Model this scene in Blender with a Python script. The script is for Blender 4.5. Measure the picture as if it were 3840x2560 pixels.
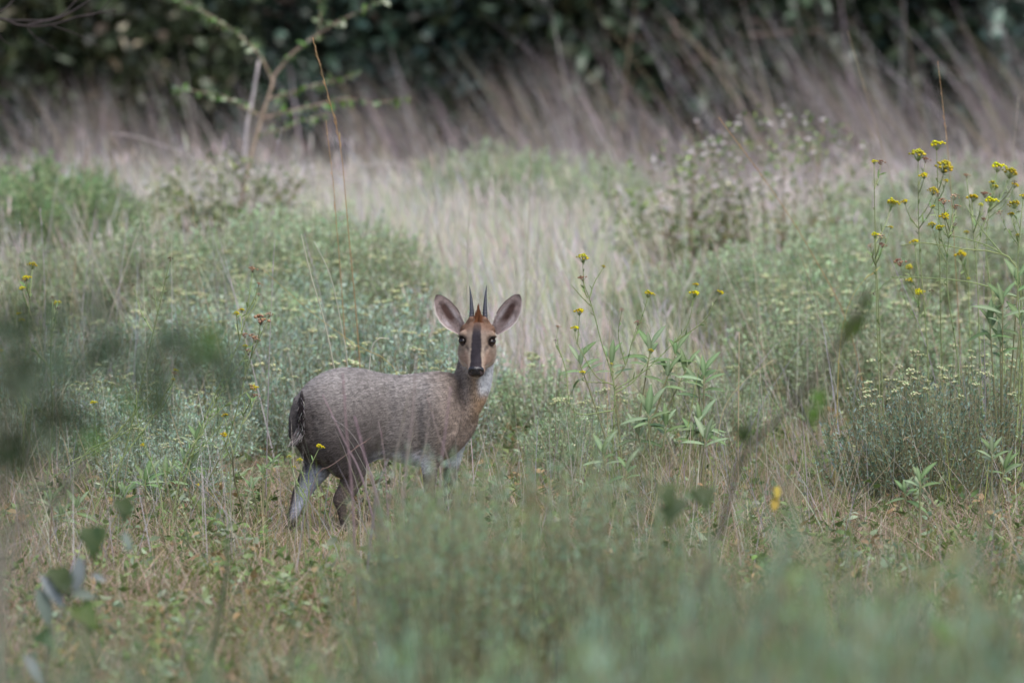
import bpy, math
import numpy as np
from mathutils import Vector, Matrix, Quaternion

# ------------------------------------------------------------------ scene, camera, light
for o in list(bpy.data.objects):
    bpy.data.objects.remove(o)
scn = bpy.context.scene
COL = scn.collection
rng = np.random.default_rng(11)

FPX = 23000.0            # focal length in photograph pixels (3840 wide)
CAMZ = 1.6
PITCH = math.atan((1280 - 150) / FPX)
cam = bpy.data.cameras.new('camera')
cam.sensor_width = 36.0
cam.lens = FPX * 36.0 / 3840.0
cam.clip_start = 0.5
cam.clip_end = 1500
cam.dof.use_dof = True
cam.dof.focus_distance = 19.95
cam.dof.aperture_fstop = 4.1
camo = bpy.data.objects.new('camera', cam)
COL.objects.link(camo)
camo.location = (0, 0, CAMZ)
camo.rotation_euler = (math.pi / 2 - PITCH, 0, 0)
scn.camera = camo

SUN_EL, SUN_AZ = math.radians(58), math.radians(150)   # azimuth clockwise from +Y
w = bpy.data.worlds.new('World')
scn.world = w
w.use_nodes = True
wn = w.node_tree
bg = wn.nodes['Background']
sky = wn.nodes.new('ShaderNodeTexSky')
sky.sky_type = 'NISHITA'
sky.sun_disc = False
sky.sun_elevation = SUN_EL
sky.sun_rotation = SUN_AZ
sky.air_density = 1.0
sky.dust_density = 2.5
sky.ozone_density = 1.0
wn.links.new(sky.outputs[0], bg.inputs[0])
bg.inputs[1].default_value = 0.13
sun = bpy.data.lights.new('sun', 'SUN')
sun.energy = 1.9
sun.angle = math.radians(36)
sun.color = (1.0, 0.97, 0.93)
suno = bpy.data.objects.new('sun', sun)
COL.objects.link(suno)
sd = Vector((math.sin(SUN_AZ) * math.cos(SUN_EL), math.cos(SUN_AZ) * math.cos(SUN_EL), math.sin(SUN_EL)))
suno.rotation_euler = sd.to_track_quat('Z', 'Y').to_euler()
suno.location = (8, -8, 20)

scn.view_settings.view_transform = 'Standard'
scn.view_settings.look = 'None'
scn.view_settings.gamma = 1.0
scn.view_settings.exposure = 0.72
scn.cycles.max_bounces = 6
scn.cycles.diffuse_bounces = 4
scn.cycles.glossy_bounces = 2
scn.cycles.transmission_bounces = 3
scn.cycles.caustics_reflective = False
scn.cycles.caustics_refractive = False
scn.cycles.use_denoising = True


# ------------------------------------------------------------------ helpers
def S(r, g, b):
    """sRGB 0-255 to linear"""
    c = np.array([r, g, b], float) / 255.0
    return np.where(c <= 0.04045, c / 12.92, ((c + 0.055) / 1.055) ** 2.4)


cp, sp = math.cos(PITCH), math.sin(PITCH)


def W(u, v, Y):
    """photograph pixel (u, v) at world depth Y -> world point"""
    a = (u - 1920) / FPX
    b = (1280 - v) / FPX
    d = np.array([a, cp + b * sp, -sp + b * cp])
    return np.array([0, 0, CAMZ]) + d * (Y / d[1])


def ground_z(x, y):
    x = np.asarray(x, float)
    y = np.asarray(y, float)
    t = np.clip((y - 22) / 13.0, 0, 1)
    rise = 0.33 * t * t * (3 - 2 * t)
    bump = 0.018 * np.sin(x * 2.1 + y * 0.7) * np.sin(y * 1.3 - x * 0.6) + 0.01 * np.sin(x * 5.3 + 1.0) * np.sin(y * 4.1)
    return rise + bump


def half_w(y):
    return y * 1920 / FPX


class MB:
    def __init__(s):
        s.v, s.t, s.c, s.n = [], [], [], 0

    def add(s, V, T, C):
        V = np.asarray(V, float).reshape(-1, 3)
        T = np.asarray(T, np.int64).reshape(-1, 3)
        C = np.asarray(C, float)
        if C.ndim == 1:
            C = np.broadcast_to(C, (len(V), 3))
        s.v.append(V)
        s.t.append(T + s.n)
        s.c.append(C)
        s.n += len(V)

    def mesh(s, name, smooth=False):
        V = np.concatenate(s.v)
        T = np.concatenate(s.t)
        C = np.clip(np.concatenate(s.c), 0, 1)
        return np_mesh(name, V, T, C, smooth)


def np_mesh(name, V, T, C, smooth=False):
    me = bpy.data.meshes.new(name)
    me.vertices.add(len(V))
    me.vertices.foreach_set('co', V.astype(np.float32).ravel())
    me.loops.add(len(T) * 3)
    me.loops.foreach_set('vertex_index', T.astype(np.int32).ravel())
    me.polygons.add(len(T))
    me.polygons.foreach_set('loop_start', np.arange(0, len(T) * 3, 3, dtype=np.int32))
    if smooth:
        me.polygons.foreach_set('use_smooth', np.ones(len(T), bool))
    at = me.color_attributes.new('Col', 'FLOAT_COLOR', 'POINT')
    at.data.foreach_set('color', np.concatenate([C, np.ones((len(C), 1))], 1).astype(np.float32).ravel())
    me.update(calc_edges=True)
    me.validate()
    return me


def obj(name, me, mat, parent=None, loc=None, mtx=None):
    if not me.materials:
        me.materials.append(mat)
    o = bpy.data.objects.new(name, me)
    COL.objects.link(o)
    if parent:
        o.parent = parent
    if mtx is not None:
        o.matrix_basis = mtx
    elif loc is not None:
        o.location = loc
    return o


def tag(o, label=None, cat=None, group=None, kind=None):
    for k, val in (('label', label), ('category', cat), ('group', group), ('kind', kind)):
        if val:
            o[k] = val
    return o


def root(name, loc, label, cat, group=None):
    o = bpy.data.objects.new(name, None)
    o.empty_display_size = 0.1
    COL.objects.link(o)
    o.location = loc
    return tag(o, label, cat, group)


def copy_tree(o, parent=None):
    c = o.copy()
    COL.objects.link(c)
    c.parent = parent
    for ch in list(o.children):
        copy_tree(ch, c)
    return c


def frame_mtx(p, d, n, s):
    """object matrix: local +Y along d, +Z near n, at p, scaled s"""
    d = Vector(d).normalized()
    n = Vector(n)
    x = d.cross(n)
    if x.length < 1e-5:
        x = d.cross(Vector((0.3, 0.9, 0.1)))
    x.normalize()
    n = x.cross(d)
    if isinstance(s, (int, float)):
        s = (s, s, s)
    m = Matrix(((x.x * s[0], d.x * s[1], n.x * s[2], p[0]),
                (x.y * s[0], d.y * s[1], n.y * s[2], p[1]),
                (x.z * s[0], d.z * s[1], n.z * s[2], p[2]),
                (0, 0, 0, 1)))
    return m


# ------------------------------------------------------------------ materials
def mat_attr(name, rough=0.7, trans=0.25, spec=0.3, var=0.18, objvar=0.0, noise_scale=30.0, bump=0.0):
    m = bpy.data.materials.new(name)
    m.use_nodes = True
    nt = m.node_tree
    nd, lk = nt.nodes, nt.links
    pr = nd['Principled BSDF']
    out = nd['Material Output']
    at = nd.new('ShaderNodeAttribute')
    at.attribute_name = 'Col'
    tc = nd.new('ShaderNodeTexCoord')
    no = nd.new('ShaderNodeTexNoise')
    no.inputs['Scale'].default_value = noise_scale
    no.inputs['Detail'].default_value = 3
    lk.new(tc.outputs['Object'], no.inputs['Vector'])
    mr = nd.new('ShaderNodeMapRange')
    mr.inputs['From Min'].default_value = 0.3
    mr.inputs['From Max'].default_value = 0.7
    mr.inputs['To Min'].default_value = 1 - var
    mr.inputs['To Max'].default_value = 1 + var
    lk.new(no.outputs['Fac'], mr.inputs['Value'])
    hs = nd.new('ShaderNodeHueSaturation')
    lk.new(at.outputs['Color'], hs.inputs['Color'])
    val = mr.outputs['Result']
    if objvar:
        oi = nd.new('ShaderNodeObjectInfo')
        m2 = nd.new('ShaderNodeMapRange')
        m2.inputs['To Min'].default_value = 1 - objvar
        m2.inputs['To Max'].default_value = 1 + objvar
        lk.new(oi.outputs['Random'], m2.inputs['Value'])
        mu = nd.new('ShaderNodeMath')
        mu.operation = 'MULTIPLY'
        lk.new(val, mu.inputs[0])
        lk.new(m2.outputs['Result'], mu.inputs[1])
        val = mu.outputs[0]
        m3 = nd.new('ShaderNodeMapRange')
        m3.inputs['To Min'].default_value = 0.485
        m3.inputs['To Max'].default_value = 0.515
        lk.new(oi.outputs['Random'], m3.inputs['Value'])
        lk.new(m3.outputs['Result'], hs.inputs['Hue'])
    lk.new(val, hs.inputs['Value'])
    lk.new(hs.outputs['Color'], pr.inputs['Base Color'])
    pr.inputs['Roughness'].default_value = rough
    pr.inputs['Specular IOR Level'].default_value = spec
    if bump:
        bp = nd.new('ShaderNodeBump')
        bp.inputs['Strength'].default_value = bump
        bp.inputs['Distance'].default_value = 0.004
        lk.new(no.outputs['Fac'], bp.inputs['Height'])
        lk.new(bp.outputs['Normal'], pr.inputs['Normal'])
    if trans:
        tr = nd.new('ShaderNodeBsdfTranslucent')
        lk.new(hs.outputs['Color'], tr.inputs['Color'])
        mx = nd.new('ShaderNodeMixShader')
        mx.inputs[0].default_value = trans
        lk.new(pr.outputs[0], mx.inputs[1])
        lk.new(tr.outputs[0], mx.inputs[2])
        lk.new(mx.outputs[0], out.inputs['Surface'])
    return m


M_GRASS = mat_attr('dry_grass', 0.75, 0.45, 0.2, 0.12, 0, 6)
M_LEAF = mat_attr('green_leaf', 0.55, 0.25, 0.35, 0.2, 0.15, 40)
M_GLOSS = mat_attr('glossy_leaf', 0.28, 0.2, 0.6, 0.2, 0.2, 40)
M_SILVER = mat_attr('silver_foliage', 0.8, 0.45, 0.2, 0.28, 0.16, 7)
M_NEAR = mat_attr('near_foliage', 0.8, 0.5, 0.2, 0.25, 0.2, 5)
M_TREE = mat_attr('tree_leaf', 0.38, 0.18, 0.5, 0.25, 0.15, 3)
M_BARK = mat_attr('bark', 0.9, 0.0, 0.15, 0.3, 0.1, 25, 0.6)
M_STEM = mat_attr('herb_stem', 0.7, 0.1, 0.25, 0.15, 0.08, 30)
M_FLOWER = mat_attr('flower', 0.75, 0.25, 0.15, 0.2, 0.14, 120)
M_DRIED = mat_attr('dried_head', 0.9, 0.1, 0.1, 0.3, 0.2, 160)
M_FUR = mat_attr('fur', 0.8, 0.0, 0.15, 0.1, 0, 45)
M_SKIN = mat_attr('hide', 0.85, 0.0, 0.1, 0.18, 0, 120, 0.4)
M_HORN = mat_attr('horn', 0.36, 0.0, 0.5, 0.2, 0, 90, 0.3)
M_NOSE = mat_attr('wet_nose', 0.25, 0.0, 0.5, 0.2, 0, 300, 0.35)
M_EYE = mat_attr('eye', 0.12, 0.0, 0.35, 0.1, 0, 60)


def ground_material():
    m = bpy.data.materials.new('soil_and_litter')
    m.use_nodes = True
    nd, lk = m.node_tree.nodes, m.node_tree.links
    pr = nd['Principled BSDF']
    tc = nd.new('ShaderNodeTexCoord')
    n1 = nd.new('ShaderNodeTexNoise')
    n1.inputs['Scale'].default_value = 1.4
    n1.inputs['Detail'].default_value = 8
    n2 = nd.new('ShaderNodeTexNoise')
    n2.inputs['Scale'].default_value = 60
    n2.inputs['Detail'].default_value = 6
    for n in (n1, n2):
        lk.new(tc.outputs['Object'], n.inputs['Vector'])
    r = nd.new('ShaderNodeValToRGB')
    e = r.color_ramp.elements
    e[0].position, e[0].color = 0.3, (*S(98, 84, 62), 1)
    e[1].position, e[1].color = 0.7, (*S(158, 128, 104), 1)
    x = e.new(0.5)
    x.color = (*S(118, 110, 74), 1)
    ad = nd.new('ShaderNodeMix')
    ad.inputs[0].default_value = 0.5
    lk.new(n1.outputs['Fac'], ad.inputs[2])
    lk.new(n2.outputs['Fac'], ad.inputs[3])
    lk.new(ad.outputs[0], r.inputs['Fac'])
    lk.new(r.outputs['Color'], pr.inputs['Base Color'])
    pr.inputs['Roughness'].default_value = 1.0
    pr.inputs['Specular IOR Level'].default_value = 0.1
    b = nd.new('ShaderNodeBump')
    b.inputs['Strength'].default_value = 0.8
    b.inputs['Distance'].default_value = 0.02
    lk.new(n2.outputs['Fac'], b.inputs['Height'])
    lk.new(b.outputs['Normal'], pr.inputs['Normal'])
    return m


# ------------------------------------------------------------------ geometry generators
def tube(mb, P, R, col, sides=4, cap=True):
    P = np.asarray(P, float)
    n = len(P)
    R = np.broadcast_to(np.asarray(R, float), (n,))
    C = np.asarray(col, float)
    if C.ndim == 1:
        C = np.broadcast_to(C, (n, 3))
    T = np.gradient(P, axis=0)
    T /= np.linalg.norm(T, axis=1, keepdims=True) + 1e-12
    ref = np.array([0.31, 0.87, 0.2]) if abs(T[0, 2]) > 0.6 else np.array([0.1, 0.2, 1.0])
    A = np.cross(T, ref)
    A /= np.linalg.norm(A, axis=1, keepdims=True) + 1e-12
    B = np.cross(T, A)
    ang = np.arange(sides) * 2 * math.pi / sides
    V = (P[:, None] + R[:, None, None] * (np.cos(ang)[None, :, None] * A[:, None] + np.sin(ang)[None, :, None] * B[:, None])).reshape(-1, 3)
    i = np.arange(n - 1)[:, None] * sides
    j = np.arange(sides)[None]
    k = (j + 1) % sides
    q = np.stack([i + j, i + k, i + sides + k, i + sides + j], -1).reshape(-1, 4)
    F = np.concatenate([q[:, [0, 1, 2]], q[:, [0, 2, 3]]])
    CC = np.repeat(C, sides, 0)
    if cap:
        V = np.concatenate([V, P[-1:] + T[-1:] * R[-1]])
        CC = np.concatenate([CC, C[-1:]])
        b = (n - 1) * sides
        F = np.concatenate([F, np.stack([b + np.arange(sides), b + (np.arange(sides) + 1) % sides, np.full(sides, n * sides)], -1)])
    mb.add(V, F, CC)


def spline(P, n):
    """Catmull-Rom through P, n samples"""
    P = np.asarray(P, float)
    if len(P) == 2:
        t = np.linspace(0, 1, n)[:, None]
        return P[0] * (1 - t) + P[1] * t
    Q = np.concatenate([[2 * P[0] - P[1]], P, [2 * P[-1] - P[-2]]])
    L = np.concatenate([[0], np.cumsum(np.linalg.norm(np.diff(P, axis=0), axis=1))])
    s = np.linspace(0, L[-1], n)
    k = np.clip(np.searchsorted(L, s, side='right') - 1, 0, len(P) - 2)
    t = ((s - L[k]) / (L[k + 1] - L[k] + 1e-12))[:, None]
    p0, p1, p2, p3 = Q[k], Q[k + 1], Q[k + 2], Q[k + 3]
    return 0.5 * (2 * p1 + (p2 - p0) * t + (2 * p0 - 5 * p1 + 4 * p2 - p3) * t ** 2 + (3 * p1 - p0 - 3 * p2 + p3) * t ** 3)


def blades(mb, P, H, lean, bend, Wd, C0, C1, K=3, az=None):
    """N grass blades: base P, length H, lean vectors (N,2), droop 'bend' along lean, width Wd"""
    N = len(P)
    if N == 0:
        return
    yaw = rng.uniform(0, 2 * math.pi, N) if az is None else az
    wx = np.stack([np.cos(yaw), np.sin(yaw), np.zeros(N)], 1)
    rows = []
    cols = []
    for k in range(K + 1):
        t = k / K
        horiz = lean * (t + bend[:, None] * t * t) * H[:, None]
        hl = np.linalg.norm(lean, axis=1)
        z = H * (t - np.clip(bend * hl, 0, 0.9) * 0.55 * t * t)
        c = P + np.concatenate([horiz, z[:, None]], 1)
        wid = Wd * (1 - 0.75 * t) if k < K else Wd * 0
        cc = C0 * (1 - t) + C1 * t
        if k < K:
            rows += [c - wx * wid[:, None] / 2, c + wx * wid[:, None] / 2]
            cols += [cc, cc]
        else:
            rows.append(c)
            cols.append(cc)
    nv = 2 * K + 1
    V = np.stack(rows, 1).reshape(-1, 3)
    C = np.stack(cols, 1).reshape(-1, 3)
    f = []
    for k in range(K - 1):
        a = 2 * k
        f += [[a, a + 1, a + 3], [a, a + 3, a + 2]]
    f.append([2 * K - 2, 2 * K - 1, 2 * K])
    f = np.array(f)
    T = (np.arange(N)[:, None, None] * nv + f[None]).reshape(-1, 3)
    mb.add(V, T, C)


def leaves_batch(mb, P, D, L, Wd, C, fold=0.25, shape=0.45):
    """N flat-folded leaves with 6 triangles' worth of outline: base P, direction D"""
    N = len(P)
    if N == 0:
        return
    D = D / (np.linalg.norm(D, axis=1, keepdims=True) + 1e-9)
    R = rng.normal(size=(N, 3))
    X = np.cross(D, R)
    X /= np.linalg.norm(X, axis=1, keepdims=True) + 1e-9
    Nn = np.cross(X, D)
    L = L[:, None]
    Wd = Wd[:, None]
    b = P
    t = P + D * L - Nn * L * 0.18
    l1 = P + D * L * 0.3 - X * Wd * 0.42 + Nn * Wd * fold
    l2 = P + D * L * 0.68 - X * Wd * 0.4 + Nn * (Wd * fold - L * 0.07)
    r1 = P + D * L * 0.3 + X * Wd * 0.42 + Nn * Wd * fold
    r2 = P + D * L * 0.68 + X * Wd * 0.4 + Nn * (Wd * fold - L * 0.07)
    V = np.stack([b, l1, l2, t, r2, r1], 1).reshape(-1, 3)
    f = np.array([[0, 5, 1], [1, 5, 4], [1, 4, 2], [2, 4, 3]])
    T = (np.arange(N)[:, None, None] * 6 + f[None]).reshape(-1, 3)
    mb.add(V, T, np.repeat(C, 6, 0))


def jit(c, n, a=0.15, b=0.06):
    """n colours around c with brightness and channel jitter"""
    c = np.asarray(c, float)
    return np.clip(c * (1 + rng.normal(0, a, (n, 1))) * (1 + rng.normal(0, b, (n, 3))), 0.002, 0.95)


def pick(cols, probs, n, a=0.15):
    cols = np.asarray(cols, float)
    k = rng.choice(len(cols), n, p=np.asarray(probs) / np.sum(probs))
    return np.clip(cols[k] * (1 + rng.normal(0, a, (n, 1))) * (1 + rng.normal(0, 0.05, (n, 3))), 0.002, 0.95)


def leaf_mesh(name, col, width=0.28, fold=0.18, droop=0.2, wavy=0.0, n=6, vein=None):
    """a leaf of length 1 along +Y with a midrib fold and a drooping tip"""
    mb = MB()
    t = np.linspace(0, 1, n + 1)
    wv = width * np.sin(np.pi * np.clip(t * 0.93 + 0.05, 0, 1)) ** 0.85
    wv[0], wv[-1] = width * 0.07, 0.004
    z = -droop * t ** 2
    V, C = [], []
    for i in range(n + 1):
        wob = wavy * math.sin(i * 2.4)
        V += [[-wv[i], t[i], z[i] + fold * wv[i] + wob * wv[i]], [0, t[i], z[i]], [wv[i], t[i], z[i] + fold * wv[i] - wob * wv[i]]]
        c = np.asarray(col) * (0.92 + 0.16 * t[i])
        C += [c, np.asarray(vein if vein is not None else c * 1.15), c]
    T = []
    for i in range(n):
        a = 3 * i
        for j in (0, 1):
            T += [[a + j, a + j + 1, a + j + 4], [a + j, a + j + 4, a + j + 3]]
    mb.add(V, T, C)
    return mb.mesh(name, True)


ICO = None


def ico():
    global ICO
    if ICO is None:
        f = (1 + 5 ** 0.5) / 2
        v = np.array([[-1, f, 0], [1, f, 0], [-1, -f, 0], [1, -f, 0], [0, -1, f], [0, 1, f], [0, -1, -f], [0, 1, -f], [f, 0, -1], [f, 0, 1], [-f, 0, -1], [-f, 0, 1]])
        v /= np.linalg.norm(v[0])
        t = np.array([[0, 11, 5], [0, 5, 1], [0, 1, 7], [0, 7, 10], [0, 10, 11], [1, 5, 9], [5, 11, 4], [11, 10, 2], [10, 7, 6], [7, 1, 8], [3, 9, 4], [3, 4, 2], [3, 2, 6], [3, 6, 8], [3, 8, 9], [4, 9, 5], [2, 4, 11], [6, 2, 10], [8, 6, 7], [9, 8, 1]])
        ICO = (v, t)
    return ICO


def corymb_mesh(name, col, n=16, flat=0.35, bud=0.2, stemcol=None, irregular=0.1):
    """flower head of radius 1: small domes on a shallow dome, pedicels meeting below"""
    mb = MB()
    v, t = ico()
    for i in range(n):
        r = math.sqrt((i + 0.5) / n)
        a = i * 2.39996
        p = np.array([r * math.cos(a), r * math.sin(a), flat * (1 - r * r)]) + rng.normal(0, irregular, 3) * [1, 1, 0.7]
        s = bud * rng.uniform(0.75, 1.25)
        mb.add(v * [s, s, s * 0.75] + p, t, jit(col, 1, 0.18)[0])
        if stemcol is not None:
            tube(mb, [np.array([0, 0, -0.9]), p - [0, 0, s * 0.4]], [0.05, 0.035], stemcol, 3, False)
    return mb.mesh(name, True)


# ------------------------------------------------------------------ ground
def make_ground():
    ys = np.concatenate([np.linspace(-12, 12, 25), np.linspace(12.4, 48, 150), np.linspace(49, 90, 42), np.geomspace(95, 900, 14)])
    xs = np.concatenate([-np.geomspace(900, 8, 14), np.linspace(-7.5, 7.5, 76), np.geomspace(8, 900, 14)])
    X, Y = np.meshgrid(xs, ys)
    Z = ground_z(X, Y)
    V = np.stack([X, Y, Z], -1).reshape(-1, 3)
    nx = len(xs)
    i, j = np.meshgrid(np.arange(len(ys) - 1), np.arange(nx - 1), indexing='ij')
    a = (i * nx + j).ravel()
    T = np.concatenate([np.stack([a, a + 1, a + nx + 1], 1), np.stack([a, a + nx + 1, a + nx], 1)])
    me = np_mesh('ground', V, T, np.tile(S(120, 105, 80), (len(V), 1)), True)
    o = obj('ground', me, ground_material())
    tag(o, 'earthen savanna floor strewn with dry straw litter', 'ground', kind='structure')


make_ground()


def scatter(n, y0, y1, margin=1.2):
    """n ground points, uniform over the widening strip seen by the camera plus margin"""
    ys = rng.uniform(y0, y1, int(n * 1.0))
    wmax = half_w(y1) + margin
    xs = rng.uniform(-1, 1, len(ys)) * wmax
    k = np.abs(xs) < half_w(ys) + margin
    return xs[k], ys[k]


def patch(x, y, s, seed):
    """smooth pseudo-noise 0..1"""
    q = np.random.default_rng(seed)
    v = np.zeros_like(x)
    for i in range(5):
        a, b, c, d = q.normal(size=2), q.uniform(0, 6.28), q.normal(size=2), q.uniform(0, 6.28)
        v += np.sin((a[0] * x + a[1] * y) * s + b) * np.cos((c[0] * x + c[1] * y) * s + d)
    return 1 / (1 + np.exp(-1.6 * v))


STRAW = S(180, 164, 136)
PINKSTRAW = S(188, 162, 150)
PALE = S(208, 200, 184)
LAV = S(194, 184, 186)
GREEN = S(112, 132, 62)
LGREEN = S(150, 162, 96)
OLIVE = S(120, 118, 72)
GREYG = S(132, 144, 112)
BROWN = S(130, 108, 90)
MAUVE = S(156, 144, 146)


# ------------------------------------------------------------------ grass (nobody could count it)
def make_grass():
    # short tangled litter and grass round the animal
    mb = MB()
    x, y = scatter(110000, 13.2, 24.5, 0.9)
    z = ground_z(x, y)
    g = patch(x, y, 1.6, 3)
    n = len(x)
    green = rng.uniform(size=n) < 0.2 + 0.34 * g
    H = np.where(green, rng.uniform(0.06, 0.20, n), rng.uniform(0.05, 0.22, n))
    H *= 0.8
    ux = x / half_w(y) * 1920 + 1920
    H = np.where((ux > 1010) & (ux < 1460) & (y > 17.6) & (y < 20.2), H * 0.4, H)
    a = rng.uniform(0, 2 * math.pi, n)
    ll = np.where(green, rng.uniform(0.05, 0.7, n), rng.uniform(0.2, 1.6, n))
    lean = np.stack([np.cos(a), np.sin(a)], 1) * ll[:, None]
    C0 = np.where(green[:, None], pick([GREEN * 0.8, OLIVE], [2, 1], n), pick([STRAW, PINKSTRAW, BROWN, OLIVE], [3, 3, 1.2, 1], n))
    C1 = np.where(green[:, None], pick([GREEN, LGREEN], [2, 1], n), pick([STRAW, PINKSTRAW, PALE], [2, 2, 1], n))
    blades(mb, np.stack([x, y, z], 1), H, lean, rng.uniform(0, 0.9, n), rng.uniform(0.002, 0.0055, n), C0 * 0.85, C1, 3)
    o = obj('short_grass', mb.mesh('short_grass'), M_GRASS)
    tag(o, 'short tangled straw and green grass covering the ground round the antelope', 'grass', kind='stuff')

    # low green weeds in the straw
    mb = MB()
    x, y = scatter(8000, 13.2, 24, 0.8)
    kp = rng.uniform(size=len(x)) < 0.3 + 0.7 * patch(x, y, 2.0, 14)
    ux = x / half_w(y) * 1920 + 1920
    kp &= ~((ux > 1010) & (ux < 1460) & (y > 17.8) & (y < 20.3))
    x, y = x[kp], y[kp]
    m = 9
    n = len(x) * m
    hgt = np.repeat(rng.uniform(0.02, 0.17, len(x)), m)
    Pw = np.repeat(np.stack([x, y, ground_z(x, y)], 1), m, 0) + rng.normal(0, 0.014, (n, 3)) * [1, 1, 0]
    Pw[:, 2] += hgt * rng.uniform(0.2, 1, n)
    a = rng.uniform(0, 2 * math.pi, n)
    Dw = np.stack([np.cos(a), np.sin(a), rng.uniform(-0.2, 1.0, n)], 1)
    Lw = rng.uniform(0.012, 0.045, n)
    wc = np.repeat(pick([S(104, 124, 68), S(120, 136, 86), S(136, 150, 120), S(150, 128, 92), S(92, 110, 60)], [2.5, 3, 3, 2, 2], len(x)), m, 0)
    leaves_batch(mb, Pw, Dw, Lw, Lw * rng.uniform(0.25, 0.55, n), wc * rng.uniform(0.8, 1.2, (n, 1)))
    o = obj('ground_weeds', mb.mesh('ground_weeds'), M_LEAF)
    tag(o, 'tiny green weeds sprouting through the straw round the antelope', 'weeds', kind='stuff')

    # fine tall stems between the herbs
    mb = MB()
    x, y = scatter(11000, 17.0, 27, 0.9)
    keep = patch(x, y, 1.1, 8) > 0.3
    d = np.hypot((x + 0.35) / 0.62, (y - 19.3) / 1.1)
    keep &= (d > 1) | (rng.uniform(size=len(x)) < 0.2)
    x, y = x[keep], y[keep]
    n = len(x)
    H = rng.gamma(5, 0.075, n) * np.where(rng.uniform(size=n) < 0.12, 1.5, 1.0)
    front = y < 20.2
    H = np.where(front, np.minimum(H, 0.42), np.minimum(H, 0.8))
    lean = np.stack([rng.normal(-0.06, 0.24, n), rng.normal(0, 0.24, n)], 1)
    C = pick([PALE, STRAW, LAV, LGREEN, GREYG], [2, 2, 2, 1.6, 1.4], n)
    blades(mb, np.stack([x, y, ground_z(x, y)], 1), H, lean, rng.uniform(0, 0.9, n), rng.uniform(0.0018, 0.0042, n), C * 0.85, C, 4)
    x, y = scatter(900, 21.2, 29, 0.9)
    ux = x / half_w(y) * 1920 + 1920
    k = (ux < 1150) | ((ux > 2450) & (rng.uniform(size=len(x)) < 0.5))
    x, y = x[k], y[k]
    n = len(x)
    lean = np.stack([rng.normal(-0.12, 0.16, n), rng.normal(0, 0.12, n)], 1)
    C = pick([PALE, STRAW, LAV], [2, 1.5, 2], n)
    blades(mb, np.stack([x, y, ground_z(x, y)], 1), rng.uniform(0.5, 1.05, n), lean, rng.uniform(0, 0.6, n), rng.uniform(0.003, 0.006, n), C * 0.8, C, 5)
    o = obj('wispy_grass', mb.mesh('wispy_grass'), M_GRASS)
    tag(o, 'thin wispy dry stems standing among the herbs around the antelope', 'grass', kind='stuff')

    # pale meadow behind
    mb = MB()
    x, y = scatter(135000, 25.5, 50, 2.6)
    g = patch(x, y, 0.5, 5)
    thin = patch(x, y, 0.9, 21)
    k = rng.uniform(size=len(x)) < (0.35 + 0.65 * thin) * np.clip(1.0 - (y - 40) / 9 * (0.5 + patch(x, y, 0.8, 33)), 0.05, 1)
    x, y, g, thin = x[k], y[k], g[k], thin[k]
    n = len(x)
    H = rng.uniform(0.2, 0.42, n) * (0.7 + 0.5 * thin)
    ub = x / half_w(y) * 1920 + 1920
    bush = ((ub > 560) & (ub < 1230) | (ub > 2380) & (ub < 3150)) & (y > 28) & (y < 34)
    H = np.where(bush, H * 0.55, H)
    bank = ((ub < 1600) & (y < 30.5)) | ((ub > 2600) & (y < 29.5))
    H = np.where(bank, H * 0.45, H)
    lean = np.stack([rng.normal(-0.08, 0.16, n), rng.normal(0, 0.16, n)], 1)
    pk = np.exp(-((ub - 2000) / 420) ** 2 - ((y - 29.5) / 4.0) ** 2)
    pg = np.clip(0.28 + 1.1 * (g - 0.2) - 0.55 * pk, 0.08, 0.95)
    isg = rng.uniform(size=n) < pg
    dry = pick([PALE, S(212, 204, 206), S(206, 184, 176), S(222, 206, 204)], [2, 2, 1, 2.5], n, 0.1)
    grn = pick([S(196, 202, 166), S(178, 190, 150), S(158, 172, 138)], [2, 2, 1], n, 0.1)
    C = np.where(isg[:, None], grn, dry)
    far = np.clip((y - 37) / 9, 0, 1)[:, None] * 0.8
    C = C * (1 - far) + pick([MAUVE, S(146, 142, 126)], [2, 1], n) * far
    H = H * rng.uniform(0.6, 1.5, n)
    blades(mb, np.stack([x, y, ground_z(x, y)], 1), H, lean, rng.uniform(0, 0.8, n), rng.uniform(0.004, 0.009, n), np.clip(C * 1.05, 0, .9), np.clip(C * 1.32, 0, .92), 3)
    sel = rng.choice(n, 16000, replace=False)
    tipx = x[sel] + lean[sel, 0] * H[sel] * 1.25
    tipy = y[sel] + lean[sel, 1] * H[sel] * 1.25
    Pt = np.stack([tipx, tipy, ground_z(x[sel], y[sel]) + H[sel] * 0.86], 1)
    leaves_batch(mb, Pt, np.stack([lean[sel, 0] * 2, lean[sel, 1] * 2, np.full(16000, 1.0)], 1), rng.uniform(0.08, 0.16, 16000), rng.uniform(0.005, 0.011, 16000), np.clip(dry[sel], 0, .9))
    o = obj('meadow_grass', mb.mesh('meadow_grass'), M_GRASS)
    tag(o, 'pale cream and pink meadow grass behind the silvery shrubs', 'grass', kind='stuff')

    # tall leaning grass before the trees, in tussocks
    mb = MB()
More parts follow.
